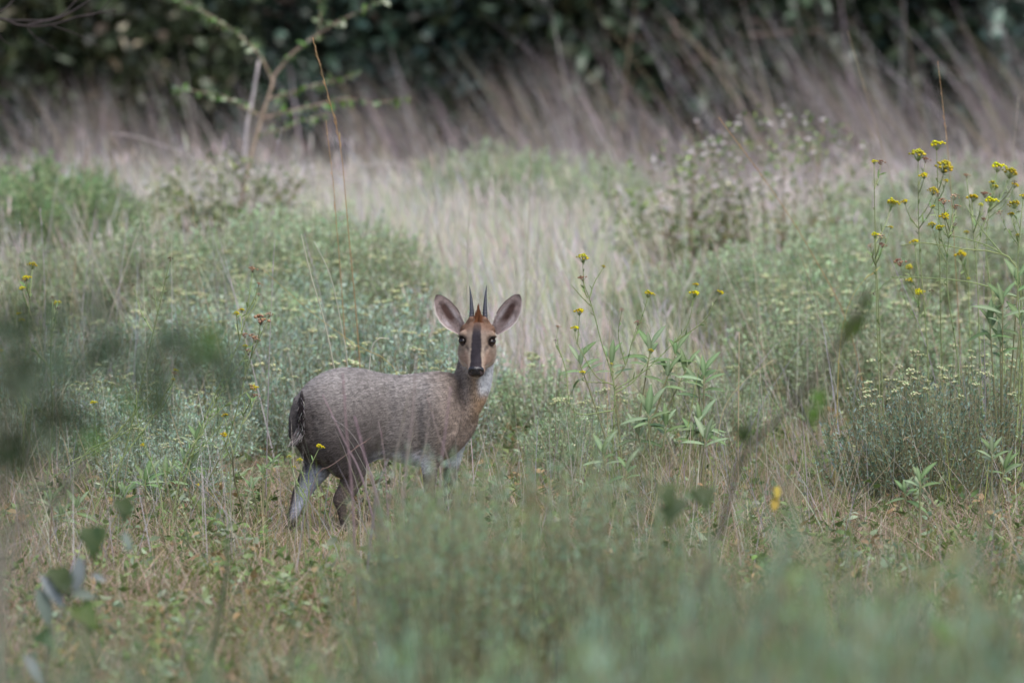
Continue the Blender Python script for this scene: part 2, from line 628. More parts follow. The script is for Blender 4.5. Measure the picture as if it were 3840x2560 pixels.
    for cnt, y0, y1, hmin, hmax in ((80, 45, 52, 0.3, 0.8), (85, 52, 60, 0.7, 1.5)):
        tx, ty = scatter(int(cnt * 1.25), y0, y1, 3.4)
        for px, py in zip(tx, ty):
            right = np.clip((px / half_w(py) + 0.35), 0, 1)
            k = rng.integers(25, 60)
            r = rng.uniform(0.1, 0.3)
            x = px + rng.normal(0, r, k)
            y = py + rng.normal(0, r, k)
            base = rng.uniform(hmin, hmax) * (0.7 + 0.55 * right)
            H = base * rng.uniform(0.55, 1.1, k)
            lean = np.stack([rng.normal(-0.32, 0.13, k) - 0.1 * right, rng.normal(0, 0.12, k)], 1)
            cc = 1.0 * pick([MAUVE, LAV, STRAW, S(140, 130, 124), GREYG], [3, 2, 1, 2, 0.6], k, 0.12)
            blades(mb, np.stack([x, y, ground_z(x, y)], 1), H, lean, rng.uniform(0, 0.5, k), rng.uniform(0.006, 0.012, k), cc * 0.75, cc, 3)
    x, y = scatter(420, 44, 59, 2.5)
    n = len(x)
    lean = np.stack([rng.normal(-0.34, 0.2, n), rng.normal(0, 0.15, n)], 1)
    C = pick([LAV, MAUVE, STRAW], [2, 2, 1], n)
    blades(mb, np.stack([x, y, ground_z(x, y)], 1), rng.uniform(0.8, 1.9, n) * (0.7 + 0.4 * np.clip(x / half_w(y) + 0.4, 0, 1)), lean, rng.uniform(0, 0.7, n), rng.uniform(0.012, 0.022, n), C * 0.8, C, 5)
    o = obj('tall_grass', mb.mesh('tall_grass'), M_GRASS)
    tag(o, 'tall mauve dry grass leaning sideways in front of the dark trees', 'grass', kind='stuff')

    # foreground weeds close to the lens
    mb = MB()
    x, y = scatter(5200, 9.0, 15.5, 0.5)
    n = len(x)
    lim = np.interp(x / half_w(y), [-1, -0.3, 0.0, 1], [0.28, 0.25, 0.42, 0.55])
    H = rng.uniform(0.4, 1.0, n) * lim
    lean = np.stack([rng.normal(0.05, 0.25, n), rng.normal(0, 0.2, n)], 1)
    C = pick([GREYG, LGREEN, STRAW, S(150, 146, 128)], [3, 2, 1.5, 2], n)
    blades(mb, np.stack([x, y, ground_z(x, y)], 1), H, lean, rng.uniform(0, 0.9, n), rng.uniform(0.003, 0.006, n), C * 0.8, C, 3)
    o = obj('foreground_grass', mb.mesh('foreground_grass'), M_GRASS)
    tag(o, 'soft grey green grass blades in front of the antelope', 'grass', kind='stuff')


make_grass()


# ------------------------------------------------------------------ trees behind
def tree_proto(kind):
    q = np.random.default_rng(40 + kind)
    dark = [S(34, 44, 31), S(40, 53, 43), S(54, 60, 34), S(48, 56, 39)][kind]
    mid = [S(58, 74, 56), S(68, 90, 80), S(82, 92, 48), S(76, 88, 64)][kind]
    light = [S(100, 116, 96), S(108, 128, 116), S(112, 120, 68), S(158, 150, 128)][kind]
    tb, cb = MB(), MB()
    bark = S(116, 102, 92)
    H = [5.2, 4.4, 4.8, 4.6][kind]
    # trunk and limbs
    top = np.array([q.normal(0, 0.3), q.normal(0, 0.3), H * 0.75])
    trunk = spline([[0, 0, -0.05], [q.normal(0, 0.1), q.normal(0, 0.1), 0.7], top * 0.55, top], 10)
    tube(tb, trunk, np.linspace(0.13, 0.03, 10), bark, 8)
    clumps = []
    for i in range(46):
        s0 = trunk[q.integers(1, 9)]
        a = q.uniform(0, 2 * math.pi)
        ln = q.uniform(0.7, 1.9)
        zz = q.uniform(-0.5, 0.9)
        e = s0 + np.array([math.cos(a) * ln, math.sin(a) * ln, zz])
        e[2] = max(e[2], 0.25)
        m = (s0 + e) / 2 + [0, 0, 0.15]
        tube(tb, spline([s0, m, e], 6), np.linspace(0.05, 0.012, 6), bark * q.uniform(0.7, 1.3), 5)
        clumps.append((e, q.uniform(0.3, 0.6)))
        clumps.append((m, q.uniform(0.3, 0.5)))
        # hanging twigs
        for k in range(2):
            e2 = e + q.normal(0, 0.35, 3)
            e2[2] = max(e2[2], 0.2)
            tube(tb, [e, e2], [0.007, 0.003], bark, 3)
            clumps.append((e2, q.uniform(0.2, 0.4)))
    global rng
    keep, rng = rng, q
    for c, r in clumps:
        n = int(46 * r / 0.4)
        P = c + q.normal(0, 1, (n, 3)) * r * [0.6, 0.6, 0.5]
        P[:, 2] = np.maximum(P[:, 2], 0.12 + q.uniform(0, 0.5, n))
        D = q.normal(0, 1, (n, 3)) + [0, 0, -0.5]
        tone = q.uniform()
        C = pick([dark, mid, light], [2.6, 2 + tone, 0.15 + 0.35 * tone], n, 0.2)
        leaves_batch(cb, P, D, q.uniform(0.12, 0.28, n), q.uniform(0.06, 0.15, n), C)
    rng = keep
    return tb.mesh('trunk', True), cb.mesh('crown')


TREE = [tree_proto(k) for k in range(4)]
TREE_LABEL = ['dark green broadleaf tree with dense low crown behind the tall grass',
              'blue green broadleaf tree with glossy crown behind the tall grass',
              'olive green broadleaf tree with yellowish crown behind the tall grass',
              'broadleaf tree with beige withered leaves among the green behind the sapling']


def make_trees():
    row = []
    for yy, step, off in ((62, 2.0, 0.2), (65.5, 2.0, 1.2), (69.5, 2.4, 0.5)):
        x = -8.5 + off
        while x < 9:
            row.append((x + rng.normal(0, 0.25), yy + rng.normal(0, 0.5)))
            x += step
    for i, (x, y) in enumerate(row):
        u = x / half_w(y)
        k = [0, 1, 2, 0, 1][rng.integers(0, 5)] if abs(u - 0.45) > 0.25 else 0
        if -0.5 < u < 0.15 and rng.uniform() < 0.6:
            k = 1
        if u < -0.5 and rng.uniform() < 0.7:
            k = 3
        r = root('broadleaf_tree', (x, y, float(ground_z(x, y))), TREE_LABEL[k], 'tree', ['dark trees along the back', 'blue green trees along the back', 'olive trees along the back', 'beige flecked trees along the back'][k])
        r.rotation_euler = (0, 0, rng.uniform(0, 6.28))
        s = rng.uniform(0.85, 1.15)
        r.scale = (s, s, s)
        obj('trunk', TREE[k][0], M_BARK, r)
        c = obj('crown', TREE[k][1], M_TREE, r)
        c['kind'] = 'stuff'
    # wood behind, one mass
    mb = MB()
    n = 26000
    P = np.stack([rng.uniform(-22, 22, n), rng.uniform(74, 86, n), np.zeros(n)], 1)
    P[:, 2] = ground_z(P[:, 0], P[:, 1]) + rng.uniform(0, 1, n) ** 0.8 * 9
    leaves_batch(mb, P, rng.normal(0, 1, (n, 3)), rng.uniform(0.3, 0.7, n), rng.uniform(0.25, 0.5, n), pick([S(46, 56, 40), S(58, 70, 52)], [1, 1], n, 0.2))
    for i in range(60):
        x, y = rng.uniform(-20, 20), rng.uniform(78, 90)
        b = np.array([x, y, 0.3])
        tube(mb, spline([b, b + [rng.normal(0, 0.3), 0, 3], b + [rng.normal(0, 0.8), 0, 8]], 5), np.linspace(0.16, 0.05, 5), S(70, 62, 54), 6)
    o = obj('wood', mb.mesh('wood'), M_TREE)
    tag(o, 'dark mass of woodland closing off the view behind the trees', 'woodland', kind='stuff')


make_trees()


# ------------------------------------------------------------------ silvery everlasting shrubs
def shrub_proto(q, stems, h, spread, cols, leaf_len, headcol=None, nheads=40, leaf_n=36, straight=0.5, leaf_from=0.18, ratio=0.34):
    """foliage mesh, stems mesh, list of head positions; unit in metres"""
    global rng
    keep, rng = rng, q
    fb, sb = MB(), MB()
    tops = []
    for i in range(stems):
        a = q.uniform(0, 2 * math.pi)
        r = math.sqrt(q.uniform(0, 1))
        hh = h * (1 - 0.45 * r * r) * q.uniform(0.78, 1.08)
        b = np.array([math.cos(a) * r * spread * 0.22, math.sin(a) * r * spread * 0.22, -0.02])
        e = np.array([math.cos(a) * r * spread, math.sin(a) * r * spread, hh])
        m = b * 0.5 + e * 0.5 + np.array([math.cos(a), math.sin(a), 0]) * r * spread * 0.12 * straight
        P = spline([b, m, e], 6)
        tube(sb, P, np.linspace(0.0035, 0.0014, 6), S(126, 124, 96), 3)
        t = q.uniform(leaf_from, 1.0, leaf_n)
        k = np.clip((t * 5).astype(int), 0, 4)
        f = (t * 5 - k)[:, None]
        base = P[k] * (1 - f) + P[k + 1] * f
        ax = P[-1] - P[0]
        ax = ax / np.linalg.norm(ax)
        D = ax * 0.8 + q.normal(0, 0.55, (leaf_n, 3))
        L = leaf_len * q.uniform(0.6, 1.2, leaf_n)
        C = pick(cols, np.ones(len(cols)), leaf_n, 0.16)
        leaves_batch(fb, base, D, L, L * ratio, C, 0.1)
        tops.append(e)
    rng = keep
    tops = np.array(tops)
    order = np.argsort(-tops[:, 2] + q.uniform(0, 0.12, len(tops)))
    return fb.mesh('foliage'), sb.mesh('stems'), tops[order[:nheads]]


SILV = [S(178, 202, 182), S(162, 186, 164), S(200, 216, 202), S(164, 184, 148), S(188, 188, 164)]
SILVG = [S(178, 200, 158), S(196, 212, 180), S(158, 180, 136), S(196, 192, 166)]
FRESH = [S(136, 162, 114), S(152, 174, 130), S(120, 146, 98), S(160, 168, 128)]
GREYF = [S(146, 174, 144), S(134, 164, 134), S(168, 192, 168), S(150, 176, 116), S(166, 160, 130)]
q0 = np.random.default_rng(77)
SHRUB = {'silver': [shrub_proto(q0, 150, 0.5, 0.34, SILV, 0.024, leaf_n=48) for _ in range(3)],
         'green': [shrub_proto(q0, 150, 0.5, 0.36, SILVG, 0.026, leaf_n=48) for _ in range(2)],
         'fresh': [shrub_proto(q0, 150, 0.55, 0.4, FRESH, 0.035, leaf_n=48) for _ in range(2)],
         'grey': [shrub_proto(q0, 85, 0.55, 0.33, GREYF, 0.026, leaf_n=40) for _ in range(3)],
         'bluegrey': [shrub_proto(q0, 90, 0.5, 0.32, [S(142, 166, 148), S(128, 152, 124), S(160, 180, 164), S(140, 150, 112), S(150, 140, 112)], 0.02, leaf_n=44) for _ in range(3)],
         'wispy': [shrub_proto(q0, 28, 0.62, 0.24, GREYF, 0.02, leaf_n=34, straight=0.1, leaf_from=0.5, ratio=0.2) for _ in range(3)],
         'low': [shrub_proto(q0, 42, 0.42, 0.26, GREYF, 0.024, leaf_n=30) for _ in range(2)]}
CREAM_HEAD = [corymb_mesh('cream_head', S(188, 194, 152), 9, 0.2, 0.3, S(150, 160, 120)) for _ in range(2)]


def shrub(kind, x, y, s, label, group=None, heads=0, name='everlasting_shrub', cat='shrub', hs=0.013, zs=1.0, fm=None):
    fol, stm, tops = SHRUB[kind][rng.integers(0, len(SHRUB[kind]))]
    r = root(name, (x, y, float(ground_z(x, y))), label, cat, group)
    r.rotation_euler = (0, 0, rng.uniform(0, 6.28))
    r.scale = (s, s, s * zs)
    obj('branchwork', stm, M_STEM, r)
    f = obj('foliage', fol if fm is None else near_copy(fol), fm or M_SILVER, r)
    f['kind'] = 'stuff'
    for p in tops[:heads]:
        sc = hs * rng.uniform(0.7, 1.35) / s
        up = Vector((p[0] * 0.8, p[1] * 0.8, 0.6)).normalized()
        obj('flower_head', CREAM_HEAD[rng.integers(0, 2)], M_FLOWER, r, mtx=frame_mtx(p + np.array([0, 0, 0.7 * sc]), up.orthogonal(), up, sc))
    return r


NEARCOPY = {}


def near_copy(me):
    if me.name not in NEARCOPY:
        c = me.copy()
        c.materials.clear()
        NEARCOPY[me.name] = c
    return NEARCOPY[me.name]


def at_ground(u, y):
    return W(u, 1280, y)[0], y


def make_shrubs():
    # bank behind the antelope
    G = 'silvery shrubs banked behind the antelope'
    L = 'silvery green shrub with flat cream flower heads in the bank behind the antelope'
    spots = [(1010, 22.6, 0.78), (1180, 23.4, 0.9), (1330, 22.6, 0.82), (1480, 23.0, 0.95), (1600, 22.4, 0.85), (1680, 23.6, 0.95),
             (1080, 24.6, 1.0), (1260, 25.0, 1.0), (1420, 24.8, 1.05), (1570, 25.2, 1.05), (900, 24.2, 0.9), (780, 25.0, 1.0), (640, 25.6, 0.95),
             (500, 24.6, 0.85), (980, 26.4, 1.0), (1150, 26.8, 1.05), (1330, 27.0, 1.0), (860, 27.2, 1.0), (700, 27.6, 0.95)]
    for i, (u, y, s) in enumerate(spots):
        x, y = at_ground(u, y)
        shrub('silver' if y < 25.5 or i % 2 else 'green', x, y, s, L, G, 9, hs=0.016)
    for u, y, s in ((420, 28.0, 1.15), (560, 29.0, 1.15), (650, 28.2, 1.1), (820, 28.0, 1.15), (970, 28.3, 1.2), (1250, 28.2, 1.2), (1400, 28.0, 1.15), (760, 29.5, 1.0), (900, 29.0, 1.1), (1040, 29.6, 1.15), (1180, 29.2, 1.15), (1320, 29.8, 1.1), (1450, 29.0, 1.05), (1120, 31.5, 1.0), (1300, 32, 0.95), (980, 31.6, 0.9), (260, 28.6, 1.0), (90, 28.0, 1.0)):
        x, y = at_ground(u, y)
        shrub('green', x, y, s, 'pale green shrub without flowers on the slope behind the silvery bank', 'pale green shrubs on the slope', 0)
    for u, y, s in ((2450, 28.5, 0.8), (2620, 29.0, 0.8), (2780, 28.6, 0.95), (2950, 29.4, 1.0), (3120, 29.0, 1.05), (3280, 30.0, 1.05), (3440, 29.2, 1.1), (3600, 30.0, 1.1), (3780, 29.4, 1.1), (3350, 33.5, 1.1), (3560, 34.0, 1.2), (3760, 33.5, 1.2), (3200, 34.5, 0.95)):
        x, y = at_ground(u, y)
        shrub('green', x, y, s, 'pale grey green shrub on the slope between the twiggy bushes and yellow flowers', 'pale shrubs by the yellow flowers', 0)
    # left side, grey and wispy
    for u, y, s in ((40, 22.0, 0.8), (190, 22.6, 0.85), (330, 22.0, 0.75), (470, 22.3, 0.8), (620, 21.6, 0.72), (120, 24.2, 0.9), (300, 24.6, 0.9), (760, 22.2, 0.7), (540, 20.9, 0.55), (700, 20.7, 0.5)):
        x, y = at_ground(u, y)
        shrub('silver', x, y, s, 'small grey green shrub with tiny pale heads left of the antelope', 'grey green shrubs left of the antelope', 14, hs=0.009)
    # bright green mounds
    for u, y, s in ((40, 32.5, 1.1), (200, 32.0, 1.15), (340, 33.0, 1.0), (120, 34.0, 1.2), (280, 34.2, 1.1)):
        x, y = at_ground(u, y)
        shrub('fresh', x, y, s, 'bright green rounded mound shrub beside the leafy bush with a sapling', 'bright green mounds', 0, 'mound_shrub')
    for u, y, s in ((1640, 40, 1.0), (1760, 39, 1.1), (1880, 40, 1.2), (2010, 39, 1.15), (2140, 40, 1.1), (2260, 41, 1.0), (2350, 39.5, 0.85)):
        x, y = at_ground(u, y)
        shrub('green', x, y, s, 'pale green mound shrub at the foot of the tall mauve grass', 'pale mounds below the tall grass', 0, 'mound_shrub')
    # right hand bank
    for u, y, s in ((2960, 25.2, 0.95), (3080, 24.6, 0.95), (3200, 25.4, 1.0), (3330, 24.8, 0.95), (3460, 25.6, 1.0), (2900, 26.6, 0.9), (3140, 27.0, 1.05), (3600, 24.6, 0.9), (3740, 25.4, 0.95)):
        x, y = at_ground(u, y)
        shrub('green', x, y, s, 'green shrub crowded with cream flower heads on the bank beyond the blue grey shrub', 'cream headed shrubs on the right bank', 13, hs=0.015)
    for u, y, s in ((3320, 20.7, 0.82), (3470, 20.6, 0.85), (3620, 20.8, 0.85), (3400, 21.4, 0.9), (3560, 21.6, 0.9), (3760, 21.3, 0.9)):
        x, y = at_ground(u, y)
        shrub('bluegrey', x, y, s, 'blue grey shrub with small cream flower heads beneath the tall yellow flowers', 'blue grey shrubs beneath the yellow flowers', 14, hs=0.011, zs=1.12)
    # between
    for u, y, s in ((2150, 21.8, 0.6), (2320, 22.2, 0.62), (2560, 23.0, 0.7), (2760, 23.4, 0.65), (2020, 23.4, 0.7)):
        x, y = at_ground(u, y)
        shrub('green', x, y, s, 'low soft green shrub behind the broad leaved sage plants', 'low green shrubs behind the sage', 8)
    # grey green shrubs in front of the antelope's legs
    for u, vt, y in ((1500, 1800, 14.3), (1640, 1750, 14.3), (1710, 1730, 13.7), (1790, 1710, 14.2), (1930, 1690, 14.3), (2060, 1560, 14.5), (2210, 1690, 14.4), 
                     (2370, 1680, 14.4), (2440, 1780, 13.8), (2540, 1860, 14.3), (2640, 1900, 13.9), (1680, 1700, 14.7), (1840, 1680, 14.8), (2100, 1600, 14.9), (2260, 1640, 14.8), (1560, 1740, 14.8), (1590, 1715, 14.0), (1635, 1725, 14.5), (1530, 1755, 13.9), (1610, 1740, 15.0), (1730, 1690, 14.1)):
        x, y = at_ground(u, y)
        H = CAMZ - (vt - 150) / FPX * y
        y -= 0.7
        x, y = at_ground(u, y)
        H = 1.04 * (CAMZ - (vt - 150) / FPX * y)
        shrub('wispy', x, y, 0.85, 'loose grey green shrub in front of the forelegs of the antelope', 'grey shrubs before the forelegs', 0, 'grey_shrub', zs=H / 0.6 / 0.85, fm=M_NEAR)
    # near bank
    for u, vt, y in ((1650, 2330, 8.8), (2050, 2270, 8.9), (2400, 2170, 9.2), (2560, 2140, 8.6), (2720, 2080, 9.4), (2860, 1990, 8.8), (3000, 1930, 9.3), (3140, 1960, 8.7), (3280, 2010, 9.2), 
                     (3560, 2030, 9.3), (3830, 2030, 9.1), (2140, 2400, 7.6), (2800, 2280, 7.5), (3100, 2250, 7.7), (3400, 2260, 7.5), (3700, 2280, 7.6), (1500, 2420, 8.3), (1950, 2460, 7.5), (3320, 2160, 10.4), (3640, 2160, 10.6), (2350, 2300, 10.6)):
        x, y = at_ground(u, y)
        H = CAMZ - (vt - 150) / FPX * y
        shrub('grey', x, y, 0.6, 'grey green bush closest to the viewer below the bare bent stem', 'near grey green bushes', 0, 'grey_bush', zs=H / 0.53 / 0.6, fm=M_NEAR)
    for u, vt, y in ((0, 2420, 8.6), (250, 2480, 8.2), (520, 2490, 8.6), (800, 2500, 8.3), (1050, 2480, 8.7), (1280, 2450, 8.4)):
        x, y = at_ground(u, y)
        H = CAMZ - (vt - 150) / FPX * y
        shrub('grey', x, y, 0.6, 'low grey green bush near the viewer beside the notched dark leaves', 'low near bushes', 0, 'grey_bush', zs=H / 0.53 / 0.6, fm=M_NEAR)


make_shrubs()


# ------------------------------------------------------------------ yellow flowering herbs
YEL = S(206, 192, 40)
YEL_HEAD = [corymb_mesh('yellow_head', c, n, f, b, S(140, 156, 104)) for c, n, f, b in
            ((YEL, 18, 0.5, 0.24), (S(198, 184, 38), 14, 0.35, 0.27), (S(190, 182, 60), 22, 0.6, 0.22))]
DRY_HEAD = [corymb_mesh('dried_head', c, n, 0.5, 0.26, S(120, 104, 84), 0.22) for c, n in ((S(148, 116, 96), 11), (S(172, 146, 122), 9), (S(104, 80, 66), 8))]
NARROW = [leaf_mesh('leaf', S(132, 152, 96), 0.11, 0.15, 0.15), leaf_mesh('leaf', S(116, 142, 90), 0.12, 0.1, 0.3), leaf_mesh('leaf', S(150, 162, 118), 0.1, 0.2, 0.1)]
STEMC = S(138, 150, 102)


def herb(name, base, stems, label, cat='wildflower', group=None, leaf_step=0.03, leaf_len=(0.018, 0.04), leaves=NARROW, stem_r=0.0032, stemcol=STEMC, lmat=None, leaf_from=0.1, maxleaf=110):
    """stems: list of (path [world points], head spec or None). head spec = ('y'|'d'|'b', radius)"""
    base = np.asarray(base, float)
    r = root(name, base, label, cat, group)
    count = 0
    for si, (path, head) in enumerate(stems):
        P = spline(np.asarray(path) - base, max(6, 3 * len(path)))
        mb = MB()
        rr = stem_r if si == 0 else stem_r * 0.7
        tube(mb, P, np.linspace(rr, rr * 0.45, len(P)), stemcol * rng.uniform(0.8, 1.15), 5)
        obj('stem' if si == 0 else 'branch', mb.mesh('stem', True), M_STEM, r)
        seg = np.linalg.norm(np.diff(P, axis=0), axis=1)
        tot = seg.sum()
        cs = np.concatenate([[0], np.cumsum(seg)])
        s = tot * leaf_from + rng.uniform(0, leaf_step)
        k = 0
        while s < tot * 0.93 and count < maxleaf:
            i = min(np.searchsorted(cs, s) - 1, len(P) - 2)
            f = (s - cs[i]) / seg[i]
            p = P[i] * (1 - f) + P[i + 1] * f
            ax = (P[i + 1] - P[i]) / seg[i]
            a = k * 2.4 + rng.uniform(-0.4, 0.4)
            side = np.cross(ax, [math.cos(a), math.sin(a), 0.2])
            side /= np.linalg.norm(side) + 1e-9
            d = ax * rng.uniform(0.5, 1.0) + side * rng.uniform(0.5, 0.9)
            L = rng.uniform(*leaf_len) * (1.15 - 0.5 * s / tot)
            obj('leaf', leaves[rng.integers(0, len(leaves))], lmat or M_LEAF, r, mtx=frame_mtx(p, d, ax - d * 0.2, L))
            s += leaf_step * rng.uniform(0.6, 1.4)
            k += 1
            count += 1
        if head:
            kind, rad = head
            ax = P[-1] - P[-2]
            up = Vector(ax).normalized() + Vector((rng.normal(0, 0.15), rng.normal(-0.15, 0.15), 0.8))
            up.normalize()
            pr = {'y': YEL_HEAD, 'd': DRY_HEAD[:2], 'b': DRY_HEAD[2:]}[kind]
            mm = M_FLOWER if kind == 'y' else M_DRIED
            p = P[-1] + np.array(up) * rad * 0.75
            obj('flower_head' if kind == 'y' else 'dried_head', pr[rng.integers(0, len(pr))], mm, r, mtx=frame_mtx(p, up.orthogonal(), up, rad))
    return r


def auto_herb(name, ub, Y, heads, label, group=None, zb=None, **kw):
    """heads: (u, v, kind, radius px). The tallest head carries the main stem, others branch off it."""
    x = W(ub, 1280, Y)[0]
    base = np.array([x, Y, float(ground_z(x, Y))])
    hs = sorted(heads, key=lambda h: h[1])
    ppm = FPX / Y
    pts = [W(h[0], h[1], Y + rng.uniform(-0.12, 0.12)) for h in hs]
    top = pts[0]
    main = [base, base * 0.6 + top * 0.4 + [rng.normal(0, 0.02), 0, 0], base * 0.25 + top * 0.75 + [rng.normal(0, 0.015), 0, 0], top]
    stems = [(main, (hs[0][2], hs[0][3] * 1.05 / ppm))]
    mp = spline(main, 40)
    for h, p in zip(hs[1:], pts[1:]):
        dx = abs(p[0] - mp[:, 0])
        want = p[2] - (0.05 + 1.0 * np.interp(p[2], mp[:, 2], abs(p[0] - mp[:, 0])))
        want = max(want, base[2] + 0.05)
        j = int(np.argmin(abs(mp[:, 2] - want)))
        a = mp[j]
        m = (a + p) / 2 + np.array([(p[0] - a[0]) * 0.12, 0, -0.05 * abs(p[0] - a[0])])
        stems.append(([a, m, p], (h[2], h[3] * 1.05 / ppm)))
    return herb(name, base, stems, label, group=group, **kw)


def make_herbs():
    # tall stand on the right; crop coordinates -> photograph
    def R(cx, cy, k='y', r=20):
        return (3200 + cx * 0.408, 500 + cy * 0.408, k, r)
    plants = [
        (3330, 21.3, [R(190, 280, 'y', 11), R(345, 675, 'y', 21), R(250, 290, 'd', 13), R(340, 880, 'y', 9)], 'tall yellow flowered herb with a brown spent head and drooping yellow head beside it'),
        (3290, 20.9, [R(195, 960, 'y', 15), R(250, 970, 'd', 13), R(265, 1050, 'd', 12), R(160, 1050, 'd', 10)], 'herb bearing one yellow and three brown withered heads beside the tall yellow stand'),
        (3480, 21.4, [R(595, 250, 'y', 28), R(650, 415, 'y', 16), R(475, 650, 'y', 13), R(730, 565, 'y', 19), R(770, 580, 'b', 9), R(660, 270, 'd', 14)], 'yellow flowered herb with one very broad domed head in the tall stand'),
        (3560, 21.6, [R(765, 150, 'y', 24), R(830, 360, 'y', 30), R(850, 450, 'y', 9)], 'tallest yellow flowered herb with three lobed top head above the stand'),
        (3530, 20.9, [R(735, 690, 'y', 9), R(840, 790, 'y', 18), R(728, 870, 'y', 15), R(795, 895, 'y', 16), R(830, 655, 'd', 16), R(945, 700, 'd', 13), R(930, 850, 'b', 8), R(925, 610, 'd', 15)], 'yellow flowered herb with a trio of round heads and brown husks in the tall stand'),
        (3700, 21.5, [R(1095, 630, 'y', 21), R(1170, 672, 'y', 9), R(1255, 668, 'y', 23), R(1210, 590, 'd', 15), R(1200, 815, 'd', 11), R(1040, 410, 'd', 11)], 'yellow flowered herb with a wide cluster of low heads among the tall stand'),
        (3770, 21.7, [R(1320, 352, 'y', 24), R(1275, 475, 'y', 12), R(1300, 520, 'y', 14), R(1430, 410, 'y', 26), R(1480, 500, 'y', 14), R(1475, 465, 'b', 9)], 'yellow flowered herb with flat topped heads in tiers behind the broad sage leaves'),
        (3800, 20.8, [R(1485, 690, 'y', 20), R(1450, 765, 'y', 12), R(1515, 955, 'y', 9), R(1560, 600, 'y', 13), R(1350, 750, 'd', 11)], 'yellow flowered herb whose stems rise through the broad sage leaves'),
        (3440, 22.0, [R(565, 1030, 'y', 17), R(515, 1250, 'y', 13), R(430, 1220, 'd', 19), R(520, 1370, 'y', 13), R(450, 1455, 'b', 8), R(715, 1470, 'b', 10), R(600, 1480, 'y', 16)], 'short yellow flowered herb with many brown heads below the tall stand'),
        (3640, 22.3, [R(990, 1160, 'y', 22), R(985, 1095, 'y', 8), R(1060, 1345, 'y', 6), R(1040, 930, 'y', 10)], 'short yellow flowered herb half hidden behind the tall stand'),
    ]
    for ub, Y, hs, lab in plants:
        auto_herb('yellow_flower_herb', ub, Y, hs, lab, 'tall yellow flowers', maxleaf=60)
    # arching green branch in the stand
    b = W(3800, 1560, 21.0)
    b[2] = ground_z(b[0], b[1])
    herb('arching_herb', b, [([b, W(3830, 1180, 21.0), W(3790, 970, 21.0), W(3620, 935, 21.0), W(3460, 910, 21.0), W(3380, 920, 21.0)], None),
                             ([W(3790, 970, 21), W(3700, 920, 21), W(3600, 890, 21), W(3540, 880, 21)], None),
                             ([W(3830, 1120, 21), W(3650, 1060, 21), W(3430, 1040, 21), W(3340, 1045, 21), W(3285, 1100, 21)], ('b', 0.008)),
                             ([W(3760, 955, 21), W(3690, 870, 21), W(3620, 770, 21)], None)],
         'green herb arching sideways through the tall yellow flowers', leaf_step=0.022, leaf_len=(0.012, 0.03), stem_r=0.004)
    # herb to the right of the antelope
    def Q(cx, cy, k='y', r=16):
        return (2000 + cx * 0.6378, 900 + cy * 0.6378, k, r)
    b = W(2290, 1850, 20.35)
    b[2] = ground_z(b[0], b[1])
    Yh = 20.35

    def P(cx, cy, y=Yh):
        return W(2000 + cx * 0.6378, 900 + cy * 0.6378, y)
    k = 0.6378 / (FPX / Yh)
    herb('yellow_flower_herb', b, [
        ([b, P(470, 1100), P(475, 850), P(400, 600), P(345, 390), P(290, 240)], ('d', 22 * k)),
        ([P(320, 340), P(300, 290), P(290, 130)], ('y', 34 * k)),
        ([P(330, 340), P(360, 250), P(410, 165)], ('y', 12 * k)),
        ([P(340, 390), P(280, 330), P(222, 262)], None),
        ([P(478, 850), P(380, 810), P(290, 670), P(250, 580), P(245, 535)], ('y', 24 * k)),
        ([P(260, 600), P(270, 470), P(270, 440)], ('y', 30 * k)),
        ([P(478, 860), P(440, 840), P(300, 830), P(290, 790)], ('y', 18 * k)),
        ([P(475, 820), P(540, 740), P(580, 600), P(612, 500)], ('d', 20 * k)),
        ([P(590, 590), P(650, 420), P(672, 335)], ('y', 28 * k)),
        ([P(475, 880), P(640, 780), P(820, 610), P(910, 490), P(945, 335)], ('y', 30 * k)),
        ([P(930, 390), P(945, 320), P(955, 275)], ('y', 18 * k)),
        ([P(830, 600), P(1000, 480), P(1060, 380), P(1095, 320)], ('y', 20 * k)),
        ([P(475, 900), P(590, 830), P(680, 700), P(690, 665)], ('y', 18 * k)),
        ([P(475, 780), P(455, 755), P(457, 735)], ('y', 10 * k)),
        ([P(540, 730), P(500, 560), P(520, 420)], ('d', 14 * k)),
        ([P(480, 1000), P(240, 1010), P(190, 760), P(140, 600), P(145, 520)], ('d', 13 * k)),
        ([P(165, 680), P(135, 620), P(130, 600)], ('b', 11 * k)),
    ], 'open branched herb with scattered small yellow heads rising behind the sage plants', leaf_step=0.018, maxleaf=260, leaf_len=(0.012, 0.035))
    # left herbs
    def Q8(cx, cy, k='y', r=12):
        return (cx * 0.6378, 900 + cy * 0.6378, k, r)
